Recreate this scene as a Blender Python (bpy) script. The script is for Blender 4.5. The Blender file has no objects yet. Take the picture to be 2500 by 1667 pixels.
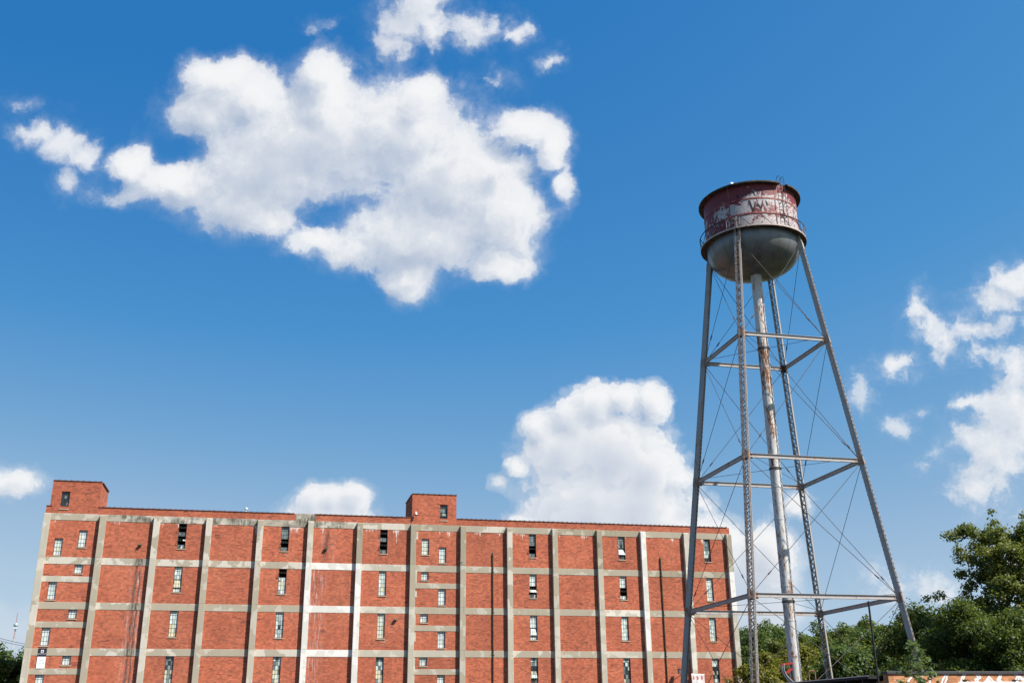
import bpy, bmesh, math, random
from mathutils import Vector, Matrix
R = math.radians
sc = bpy.context.scene
col = sc.collection
random.seed(7)

# ------------------------------------------------------------------ camera
# calibrated from the facade's grid of pilasters and beams (pixels of the 2500 x 1667 photograph)
F_PX, PITCH, ROLL, CAM_Z = 2541.5, R(20.32), R(-0.585), 1.7
FW = Vector((0, math.cos(PITCH), math.sin(PITCH)))
_up = Vector((0, -math.sin(PITCH), math.cos(PITCH)))
_rt = Vector((1, 0, 0))
RT = _rt * math.cos(ROLL) + _up * math.sin(ROLL)
UP = _up * math.cos(ROLL) - _rt * math.sin(ROLL)
cam_data = bpy.data.cameras.new('camera')
cam = bpy.data.objects.new('camera', cam_data)
col.objects.link(cam)
cam_data.sensor_width = 36.0
cam_data.lens = F_PX / 2500 * 36
cam_data.clip_start = 0.1
cam_data.clip_end = 6000
cm = Matrix((RT, UP, -FW)).transposed().to_4x4()
cm.translation = (0, 0, CAM_Z)
cam.matrix_world = cm
sc.camera = cam


def ray(px, py):
    """direction in the world of a photograph pixel"""
    return (FW * F_PX + RT * (px - 1250) - UP * (py - 833.5)) / F_PX


def at_y(px, py, y):
    d = ray(px, py)
    t = y / d.y
    return Vector((d.x * t, y, CAM_Z + d.z * t))


# ------------------------------------------------------------------ sun and exposure
SUN_AZ, SUN_EL = R(122), R(46.5)          # heading clockwise from +y, elevation
sun_dir = Vector((math.sin(SUN_AZ) * math.cos(SUN_EL), math.cos(SUN_AZ) * math.cos(SUN_EL), math.sin(SUN_EL)))
sd = bpy.data.lights.new('sun', 'SUN')
sd.energy = 5.0
sd.angle = R(0.55)
sd.color = (1.0, 0.95, 0.87)
sun = bpy.data.objects.new('sun', sd)
col.objects.link(sun)
sun.rotation_euler = (-sun_dir).to_track_quat('-Z', 'Y').to_euler()
sun.location = (60, -40, 80)

vs = sc.view_settings
vs.view_transform = 'Standard'
vs.look = 'None'
EXPO = 0.75
vs.exposure = EXPO
vs.gamma = 1.0
vs.use_curve_mapping = False
sc.cycles.use_adaptive_sampling = True
sc.cycles.adaptive_threshold = 0.015
sc.cycles.use_denoising = True
sc.cycles.max_bounces = 6
sc.cycles.diffuse_bounces = 3
sc.cycles.glossy_bounces = 3
sc.cycles.transmission_bounces = 4
sc.cycles.transparent_max_bounces = 8
sc.cycles.caustics_reflective = False
sc.cycles.caustics_refractive = False

# ------------------------------------------------------------------ world: Nishita sky with cumulus clouds by direction
world = bpy.data.worlds.new('World')
sc.world = world
world.use_nodes = True
WT = world.node_tree
world.cycles.sampling_method = 'MANUAL'
world.cycles.sample_map_resolution = 256
WT.nodes.clear()


class NB:
    """tiny helper to write node graphs"""
    def __init__(s, tree): s.t = tree
    def new(s, kind, **kw):
        n = s.t.nodes.new(kind)
        for k, v in kw.items(): setattr(n, k, v)
        return n
    def put(s, sock, v):
        if isinstance(v, bpy.types.NodeSocket): s.t.links.new(v, sock)
        elif v is not None: sock.default_value = v
    def m(s, op, a, b=None, c=None, clamp=False):
        n = s.new('ShaderNodeMath', operation=op, use_clamp=clamp)
        s.put(n.inputs[0], a)
        if b is not None: s.put(n.inputs[1], b)
        if c is not None: s.put(n.inputs[2], c)
        return n.outputs[0]
    def v(s, op, a, b=None, c=None, scale=None):
        n = s.new('ShaderNodeVectorMath', operation=op)
        s.put(n.inputs[0], a)
        if b is not None: s.put(n.inputs[1], b)
        if c is not None: s.put(n.inputs[2], c)
        if scale is not None: s.put(n.inputs['Scale'], scale)
        return n.outputs['Value'] if op in ('DOT_PRODUCT', 'LENGTH', 'DISTANCE') else n.outputs['Vector']
    def xyz(s, x, y, z):
        n = s.new('ShaderNodeCombineXYZ')
        for i, q in enumerate((x, y, z)): s.put(n.inputs[i], q)
        return n.outputs[0]
    def sep(s, v):
        n = s.new('ShaderNodeSeparateXYZ')
        s.put(n.inputs[0], v)
        return n.outputs
    def noise(s, vec, scale, detail=4, rough=0.55, dist=0.0, kind='FBM', lac=2.0, out='Fac', dim='3D'):
        n = s.new('ShaderNodeTexNoise', noise_dimensions=dim, noise_type=kind)
        if kind == 'FBM': n.normalize = True
        s.put(n.inputs['Vector'], vec)
        for k, q in (('Scale', scale), ('Detail', detail), ('Roughness', rough), ('Distortion', dist), ('Lacunarity', lac)):
            s.put(n.inputs[k], q)
        return n.outputs[out]
    def voro(s, vec, scale, detail=0, rough=0.5, feature='F1', out='Distance', rnd=1.0):
        n = s.new('ShaderNodeTexVoronoi', feature=feature)
        s.put(n.inputs['Vector'], vec)
        n.inputs['Scale'].default_value = scale
        if 'Detail' in n.inputs: n.inputs['Detail'].default_value = detail; n.inputs['Roughness'].default_value = rough
        if 'Smoothness' in n.inputs and feature == 'SMOOTH_F1': n.inputs['Smoothness'].default_value = 0.6
        n.inputs['Randomness'].default_value = rnd
        return n.outputs[out]
    def step(s, x, lo, hi, a=0.0, b=1.0, smooth=True):
        n = s.new('ShaderNodeMapRange', interpolation_type='SMOOTHSTEP' if smooth else 'LINEAR')
        s.put(n.inputs['Value'], x)
        for k, q in (('From Min', lo), ('From Max', hi), ('To Min', a), ('To Max', b)): s.put(n.inputs[k], q)
        return n.outputs['Result']
    def mix(s, f, a, b, mode='MIX'):
        n = s.new('ShaderNodeMix', data_type='RGBA', blend_type=mode)
        s.put(n.inputs['Factor'], f)
        s.put(n.inputs['A'] if False else n.inputs[6], a)
        s.put(n.inputs[7], b)
        return n.outputs[2]


w = NB(WT)
sky = w.new('ShaderNodeTexSky', sky_type='NISHITA', sun_disc=False, sun_elevation=SUN_EL, sun_rotation=SUN_AZ,
            altitude=200.0, air_density=1.0, dust_density=0.6, ozone_density=3.0)
geo = w.new('ShaderNodeNewGeometry')
inc = geo.outputs['Incoming']
dirv = w.v('SCALE', inc, scale=-1.0)
fwd = w.v('DOT_PRODUCT', dirv, tuple(FW))
inv = w.m('DIVIDE', F_PX / 100, w.m('MAXIMUM', fwd, 0.05))
U = w.m('MULTIPLY_ADD', w.v('DOT_PRODUCT', dirv, tuple(RT)), inv, 12.5)
V = w.m('MULTIPLY_ADD', w.v('DOT_PRODUCT', dirv, tuple(-UP)), inv, 8.335)
PP = w.xyz(U, V, 0.0)                       # bearing of a sky direction, on a plane fixed in the world
front = w.m('GREATER_THAN', fwd, 0.05)

SKY_STR = 0.12
rgb = w.sep(w.v('SCALE', sky.outputs[0], scale=SKY_STR))
# the photograph's colour response to the clear sky: pale near the horizon, deep blue where the sky model darkens
cr_ = w.new('ShaderNodeValToRGB')
STOPS = ((0.16, (0.026, 0.186, 0.505)), (0.209, (0.050, 0.235, 0.565)), (0.26, (0.072, 0.287, 0.612)), (0.285, (0.102, 0.314, 0.625)), (0.37, (0.191, 0.397, 0.655)),
         (0.47, (0.315, 0.487, 0.695)), (0.60, (0.42, 0.58, 0.74)), (0.78, (0.50, 0.63, 0.76)))
while len(cr_.color_ramp.elements) < len(STOPS): cr_.color_ramp.elements.new(0.5)
for el_, (pos_, c_) in zip(cr_.color_ramp.elements, STOPS):
    el_.position = pos_
    el_.color = (*c_, 1)
w.put(cr_.inputs[0], w.m('MULTIPLY_ADD', w.v('DOT_PRODUCT', dirv, (1.0, 0.0, 0.0)), 0.050, rgb[1]))   # a little brighter on the sun's side
SKYC = w.v('SCALE', cr_.outputs[0], scale=1 / SKY_STR / 2 ** EXPO)
skybg = w.new('ShaderNodeBackground')

SUN2D = (0.62, -0.78)                       # which way the sun lies from the clouds, across the picture plane
CLOUD_LIT, CLOUD_DIM = (0.93, 0.935, 0.94, 1), (0.36, 0.455, 0.615, 1)


CLOUD_GAIN = 1.0 / SKY_STR / 2 ** EXPO


SLICES = ((-0.52, 0.28, 3.0), (-0.10, 0.46, 1.5), (0.14, 0.60, 0.7), (0.40, 0.6, 0.8), (0.72, 0.6, 1.1))   # depth, opacity, softness


def layer(base, ells, nscale=1.3, warp=0.35, amp=0.5, soft=0.3, seed=0.0, dens=1.4, grey=0.55, detail=7, veil=1.0,
          billow=0.0, rough=0.6, wscale=0.9, gain=1.0, holes=(), reach=0.5, slices=SLICES, puff=0.45):
    """one drift of cloud over the colour `base`, as a stack of slices from back to front: each slice is the drift's
    outline, ragged by its own cut through a 3-D noise, lit by how much cloud lies between it and the sun"""
    p = w.v('ADD', PP, (0, 0, seed))
    wn = w.noise(p, wscale, 5, 0.6, out='Color')
    wv = w.v('MULTIPLY', w.v('SUBTRACT', wn, (0.5, 0.5, 0.5)), (2 * warp, 2 * warp, 0))
    def ell(pos, cx, cy, rx, ry):
        return w.v('LENGTH', w.v('MULTIPLY_ADD', pos, (100 / rx, 100 / ry, 0), (-cx / rx, -cy / ry, 0)))
    def field(pos):
        acc = None
        for (cx, cy, rx, ry, *rest) in ells:
            ln = ell(pos, cx, cy, rx, ry)
            if rest: ln = w.m('MULTIPLY_ADD', ln, rest[0], 1 - rest[0])
            acc = ln if acc is None else w.m('SMOOTH_MIN', acc, ln, 0.35)
        F = w.m('SUBTRACT', 1.0, acc)
        for (cx, cy, rx, ry, k) in holes:
            F = w.m('SUBTRACT', F, w.m('MULTIPLY', w.m('MAXIMUM', w.m('SUBTRACT', 1.0, ell(pos, cx, cy, rx, ry)), 0.0), k))
        return w.m('MULTIPLY', F, dens)
    pw = w.v('ADD', PP, wv)
    sun2 = (SUN2D[0] * reach, SUN2D[1] * reach, 0)
    F, F2 = field(pw), field(w.v('ADD', pw, sun2))
    pd = w.v('MULTIPLY_ADD', wv, (0.6, 0.6, 0), p)
    c = base
    for zk, ak, sk in slices:
        q = w.v('ADD', pd, (0.13 * zk, -0.2 * zk, puff * zk))
        N = w.noise(q, nscale, detail, rough, dist=0.1)
        N2 = w.noise(w.v('ADD', q, (SUN2D[0] * 0.22, SUN2D[1] * 0.22, 0)), nscale, 3, rough)
        if billow:
            N = w.m('MULTIPLY_ADD', w.m('SUBTRACT', 0.42, w.voro(q, nscale * 1.5, 2.0, 0.5, 'F1')), billow, N)
        d = w.m('ADD', w.m('MULTIPLY_ADD', w.m('SUBTRACT', N, 0.5), amp * 2, F), -zk)
        t = w.m('ADD', w.m('MULTIPLY_ADD', w.m('SUBTRACT', N2, 0.5), amp * 1.9, F2), -zk * 0.9)
        alpha = w.m('MULTIPLY', w.step(d, 0.0, soft * sk), ak * veil)
        L = w.m('POWER', 2.718, w.m('MULTIPLY', w.m('MAXIMUM', t, 0.0), -grey))
        cc = w.mix(L, tuple(v * CLOUD_GAIN * gain for v in CLOUD_DIM[:3]) + (1,), tuple(v * CLOUD_GAIN * gain for v in CLOUD_LIT[:3]) + (1,))
        c = w.mix(alpha, c, cc)
    return c


def patch(below, bbox, layers):
    """a window of sky that holds some drifts; the windows do not overlap, so most of the sky stays cheap"""
    x0, y0, x1, y1 = [q / 100 for q in bbox]
    inside = w.m('MULTIPLY', w.m('MULTIPLY', w.m('GREATER_THAN', U, x0), w.m('LESS_THAN', U, x1)),
                 w.m('MULTIPLY', w.m('GREATER_THAN', V, y0), w.m('LESS_THAN', V, y1)))
    inside = w.m('MULTIPLY', inside, front)
    c = SKYC
    for kw in layers: c = layer(c, **kw)
    cbg = w.new('ShaderNodeBackground')
    w.put(cbg.inputs['Color'], c)
    cbg.inputs['Strength'].default_value = SKY_STR
    outer = w.new('ShaderNodeMixShader')
    w.put(outer.inputs[0], inside)
    WT.links.new(below, outer.inputs[1])
    WT.links.new(cbg.outputs[0], outer.inputs[2])
    return outer.outputs[0]


# clouds beyond the picture: the same kind of scattered cumulus, on a flat layer
dz = w.sep(dirv)
hor = w.m('MAXIMUM', dz[2], 0.03)
lay = w.xyz(w.m('DIVIDE', dz[0], hor), w.m('DIVIDE', dz[1], hor), 3.7)
off = w.m('MAXIMUM', w.m('MAXIMUM', w.m('SUBTRACT', -2.0, U), w.m('SUBTRACT', U, 29.0)),
          w.m('MAXIMUM', w.m('SUBTRACT', -2.0, V), w.m('MULTIPLY', w.m('SUBTRACT', 0.5, fwd), 10.0)))
gn = w.noise(lay, 0.9, 6, 0.55)
ga = w.m('MULTIPLY', w.step(gn, 0.56, 0.68), w.m('MULTIPLY', w.step(off, 0.0, 2.0), w.step(dz[2], 0.02, 0.15)))
gc = w.mix(w.step(gn, 0.62, 0.8), tuple(q * CLOUD_GAIN for q in CLOUD_LIT[:3]) + (1,), tuple(q * CLOUD_GAIN for q in CLOUD_DIM[:3]) + (1,))
w.put(skybg.inputs['Color'], w.mix(ga, SKYC, gc))
skybg.inputs['Strength'].default_value = SKY_STR
S_ = skybg.outputs[0]
S_ = patch(S_, (-250, -250, 1600, 830), [
    # the cloud at the top edge
    dict(ells=[(1020, 0, 95, 100), (985, 60, 90, 70), (960, 110, 70, 50, 0.8), (1060, 60, 60, 70), (1170, 75, 110, 50, 0.8), (1260, 80, 50, 40, 0.7), (1345, 148, 32, 24, 0.5),
               (1215, 200, 40, 26, 0.3), (775, 60, 24, 20, 0.3)], nscale=2.0, warp=0.5, amp=0.95, soft=0.75, seed=5.1, grey=0.6, wscale=1.3, veil=0.95, dens=1.2, rough=0.67, slices=SLICES[:4]),
    # the small one on the left
    dict(ells=[(150, 355, 80, 55), (200, 385, 60, 45), (90, 330, 80, 40, 0.9), (165, 440, 40, 45, 0.7), (60, 260, 50, 20, 0.3)],
         nscale=2.0, warp=0.45, amp=0.9, soft=0.8, seed=8.2, grey=0.6, wscale=1.3, veil=0.85, dens=1.2, rough=0.67, slices=SLICES[:4]),
    # the big fair-weather cumulus
    dict(ells=[(554, 190, 100, 65), (500, 175, 70, 45, 0.9), (515, 265, 115, 100), (620, 235, 105, 85), (794, 175, 70, 75), (799, 240, 85, 85), (789, 335, 340, 150),
               (970, 310, 190, 125), (1030, 230, 75, 55), (1105, 440, 215, 165), (1229, 525, 120, 140), (1034, 573, 240, 115), (1000, 675, 75, 72), (1229, 655, 85, 48),
               (667, 402, 240, 140), (593, 485, 170, 95), (447, 445, 155, 65), (330, 400, 75, 55), (652, 540, 90, 50), (862, 610, 110, 55, 0.9),
               (1278, 312, 80, 52), (1351, 360, 50, 78, 0.9), (1378, 450, 30, 50, 0.6), (1228, 405, 55, 40, 0.8), (300, 470, 80, 30, 0.4), (765, 588, 105, 42, 0.7)],
         holes=[(800, 518, 90, 45, 0.30), (450, 362, 80, 42, 0.40)],
         nscale=1.45, warp=0.40, amp=0.85, soft=0.42, seed=1.3, grey=1.05, dens=1.6, rough=0.70, reach=0.75)])
S_ = patch(S_, (1150, 830, 2052, 1800), [
    # the hazy bank low behind the tower
    dict(ells=[(1860, 1400, 120, 110), (1740, 1370, 130, 90), (1850, 1490, 160, 90), (1700, 1290, 70, 50, 0.7), (1600, 1500, 200, 80)], nscale=1.2, warp=0.2, amp=0.4, soft=0.8, seed=17.2, grey=0.6, veil=0.8, detail=5,
         slices=SLICES[:3]),
    # the towering cumulus above the roof
    dict(ells=[(1455, 985, 80, 62), (1530, 975, 60, 50), (1600, 985, 52, 58), (1400, 1020, 75, 65), (1325, 1045, 58, 52), (1380, 1100, 130, 95), (1500, 1110, 160, 140), (1450, 1250, 190, 160),
               (1590, 1150, 95, 110), (1570, 1230, 120, 130), (1262, 1138, 34, 36, 0.8), (1225, 1180, 30, 26, 0.5), (1600, 1280, 140, 90), (1740, 1330, 105, 80), (1880, 1350, 85, 90),
               (1285, 1292, 70, 48), (1655, 1170, 45, 40, 0.7), (1945, 1230, 50, 40, 0.5), (1700, 1230, 50, 40, 0.5)],
         nscale=1.6, warp=0.24, amp=0.62, soft=0.16, seed=12.6, grey=0.62, billow=0.34, dens=2.0, rough=0.64, reach=0.4)])
S_ = patch(S_, (-300, 1060, 1120, 1800), [
    # low puffs behind the roofs
    dict(ells=[(800, 1260, 120, 70), (865, 1215, 50, 45), (765, 1225, 50, 42), (815, 1215, 45, 35), (20, 1180, 95, 42, 0.8), (-60, 1170, 80, 50, 0.8)],
         nscale=2.6, warp=0.25, amp=0.6, soft=0.32, seed=21.7, grey=0.6, billow=0.15, rough=0.65, dens=1.6, slices=SLICES[:4], reach=0.3),
    dict(ells=[(40, 1560, 220, 100), (-80, 1520, 150, 80)], nscale=1.0, warp=0.25, amp=0.5, soft=0.9, seed=27.1, grey=0.5, veil=0.6, detail=5, slices=SLICES[:2])])
S_ = patch(S_, (2052, 560, 2900, 1800), [
    # the right-hand clouds
    dict(ells=[(2490, 690, 100, 60), (2440, 735, 90, 45, 0.9), (2245, 755, 36, 60, 0.8), (2275, 790, 60, 60, 0.7), (2310, 830, 60, 50, 0.6), (2195, 890, 60, 36, 0.6), (2380, 800, 110, 50, 0.55),
               (2480, 1010, 100, 150), (2430, 1090, 110, 120), (2390, 1180, 90, 80, 0.8), (2600, 850, 120, 220), (2365, 988, 50, 24, 0.8), (2480, 900, 55, 70, 0.8), (2430, 990, 70, 50), (2400, 860, 70, 30, 0.5)],
         nscale=2.1, warp=0.5, amp=1.05, soft=0.75, seed=33.4, grey=0.5, dens=1.2, wscale=1.4, rough=0.68, slices=SLICES[:4]),
    # wisps and the hazy low bank
    dict(ells=[(2185, 1040, 50, 36), (2095, 960, 40, 60, 0.6), (2275, 1105, 30, 24, 0.5), (2250, 1140, 24, 18, 0.4), (2250, 1005, 22, 15, 0.4),
               (2270, 1430, 80, 50, 0.8), (2310, 1450, 60, 36), (2190, 1440, 80, 50, 0.6), (2480, 1380, 110, 150, 0.6), (2140, 1400, 60, 40, 0.5)],
         nscale=3.2, warp=0.40, amp=0.95, soft=0.9, seed=47.0, grey=0.5, rough=0.68, wscale=1.8, veil=0.75, dens=1.1, slices=SLICES[:3])])

wo = w.new('ShaderNodeOutputWorld')
WT.links.new(S_, wo.inputs['Surface'])


# ------------------------------------------------------------------ helpers
def tag(o, label=None, cat=None, group=None, kind=None):
    if label: o['label'] = label
    if cat: o['category'] = cat
    if group: o['group'] = group
    if kind: o['kind'] = kind
    return o


def empty(name, loc=(0, 0, 0), rz=0.0):
    o = bpy.data.objects.new(name, None)
    o.location = loc
    o.rotation_euler = (0, 0, rz)
    o.empty_display_size = 0.5
    col.objects.link(o)
    return o


class MB:
    """collects shapes and turns them into one mesh object"""
    def __init__(s): s.v, s.f, s.sm = [], [], []
    def add(s, vs, fs, smooth=False):
        o = len(s.v)
        s.v += [tuple(q) for q in vs]
        s.f += [tuple(i + o for i in f) for f in fs]
        s.sm += [smooth] * len(fs)
        return s
    def box(s, x0, x1, y0, y1, z0, z1):
        return s.add([(x0, y0, z0), (x1, y0, z0), (x1, y1, z0), (x0, y1, z0), (x0, y0, z1), (x1, y0, z1), (x1, y1, z1), (x0, y1, z1)],
                     [(3, 2, 1, 0), (4, 5, 6, 7), (0, 1, 5, 4), (1, 2, 6, 5), (2, 3, 7, 6), (3, 0, 4, 7)])
    def bar(s, a, b, wx, wy, ref=(0, 0, 1)):
        """rectangular bar from a to b; wx across, wy along ref"""
        a, b = Vector(a), Vector(b)
        d = (b - a).normalized()
        ref = Vector(ref)
        if abs(d.dot(ref)) > 0.98: ref = Vector((1, 0, 0))
        x = d.cross(ref).normalized() * wx / 2
        y = x.cross(d).normalized() * wy / 2
        vs = [p + sx * x + sy * y for p in (a, b) for sx, sy in ((-1, -1), (1, -1), (1, 1), (-1, 1))]
        return s.add(vs, [(3, 2, 1, 0), (4, 5, 6, 7), (0, 1, 5, 4), (1, 2, 6, 5), (2, 3, 7, 6), (3, 0, 4, 7)])
    def tube(s, pts, rad, n=8, caps=True, smooth=True):
        pts = [Vector(p) for p in pts]
        rs = rad if isinstance(rad, (list, tuple)) else [rad] * len(pts)
        vs, fs = [], []
        for i, p in enumerate(pts):
            d = (pts[min(i + 1, len(pts) - 1)] - pts[max(i - 1, 0)]).normalized()
            ref = Vector((0, 0, 1)) if abs(d.z) < 0.9 else Vector((1, 0, 0))
            x = d.cross(ref).normalized(); y = d.cross(x).normalized()
            for k in range(n):
                a = 2 * math.pi * k / n
                vs.append(p + (x * math.cos(a) + y * math.sin(a)) * rs[i])
        for i in range(len(pts) - 1):
            for k in range(n):
                k2 = (k + 1) % n
                fs.append((i * n + k, i * n + k2, (i + 1) * n + k2, (i + 1) * n + k))
        s.add(vs, fs, smooth)
        if caps:
            o = len(s.v) - len(vs)
            s.f += [tuple(o + k for k in range(n)), tuple(o + (len(pts) - 1) * n + k for k in reversed(range(n)))]
            s.sm += [False, False]
        return s
    def lathe(s, prof, n=64, smooth=True, a0=0.0, a1=2 * math.pi):
        """prof: list of (r, z)"""
        full = abs(a1 - a0 - 2 * math.pi) < 1e-6
        m = n if full else n + 1
        vs = [(r * math.cos(a0 + (a1 - a0) * k / n), r * math.sin(a0 + (a1 - a0) * k / n), z) for r, z in prof for k in range(m)]
        fs = []
        for i in range(len(prof) - 1):
            for k in range(n):
                k2 = (k + 1) % m if full else k + 1
                fs.append((i * m + k, i * m + k2, (i + 1) * m + k2, (i + 1) * m + k))
        return s.add(vs, fs, smooth)
    def mesh(s, name):
        me = bpy.data.meshes.new(name)
        me.from_pydata(s.v, [], s.f)
        me.polygons.foreach_set('use_smooth', s.sm)
        me.update()
        return me
    def build(s, name, mat, parent=None, fix=True, bevel=0.0):
        me = s.mesh(name)
        if fix:
            bm = bmesh.new(); bm.from_mesh(me)
            bmesh.ops.recalc_face_normals(bm, faces=bm.faces)
            bm.to_mesh(me); bm.free()
        if any(s.sm): me.set_sharp_from_angle(angle=R(38))
        return obj(name, me, mat, parent, bevel)


def obj(name, me, mat=None, parent=None, bevel=0.0):
    o = bpy.data.objects.new(name, me)
    if mat and not me.materials: me.materials.append(mat)
    col.objects.link(o)
    if parent: o.parent = parent
    if bevel:
        b = o.modifiers.new('edge', 'BEVEL'); b.width = bevel; b.segments = 2; b.limit_method = 'ANGLE'
    return o


def copy_tree(o, parent=None):
    c = o.copy()
    col.objects.link(c)
    c.parent = parent
    for ch in o.children: copy_tree(ch, c)
    return c


def text_mesh(body, size, mat, parent, name, align='CENTER', extrude=0.002, spacing=1.0):
    cu = bpy.data.curves.new(name, 'FONT')
    cu.body = body; cu.size = size; cu.align_x = align; cu.extrude = extrude; cu.space_character = spacing; cu.resolution_u = 3
    t = bpy.data.objects.new(name, cu)
    col.objects.link(t)
    dg = bpy.context.evaluated_depsgraph_get()
    me = bpy.data.meshes.new_from_object(t.evaluated_get(dg))
    bpy.data.objects.remove(t)
    me.materials.clear()
    return obj(name, me, mat, parent)


# ------------------------------------------------------------------ materials
class Mat(NB):
    def __init__(s, name, rough=0.8, metal=0.0, spec=0.3):
        s.mat = bpy.data.materials.new(name)
        s.mat.use_nodes = True
        NB.__init__(s, s.mat.node_tree)
        s.b = s.t.nodes['Principled BSDF']
        s.b.inputs['Roughness'].default_value = rough
        s.b.inputs['Metallic'].default_value = metal
        s.b.inputs['Specular IOR Level'].default_value = spec
        s.tc = s.new('ShaderNodeTexCoord')
        s.o = s.tc.outputs['Object']
    def colour(s, c): s.put(s.b.inputs['Base Color'], c)
    def bump(s, h, dist=0.01, strength=1.0):
        n = s.new('ShaderNodeBump')
        n.inputs['Distance'].default_value = dist; n.inputs['Strength'].default_value = strength
        s.put(n.inputs['Height'], h)
        s.t.links.new(n.outputs[0], s.b.inputs['Normal'])
    def rough(s, v): s.put(s.b.inputs['Roughness'], v)
    def rnd(s): return s.new('ShaderNodeObjectInfo').outputs['Random']


def c4(r, g, b): return (r, g, b, 1)


def plain(name, c, rough=0.7, metal=0.0, var=0.15, scale=6.0, spec=0.3):
    m = Mat(name, rough, metal, spec)
    n = m.noise(m.o, scale, 5, 0.6)
    m.colour(m.mix(n, c4(*[q * (1 - var) for q in c]), c4(*[min(q * (1 + var), 1) for q in c])))
    m.bump(n, 0.004, 0.4)
    return m.mat


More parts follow.
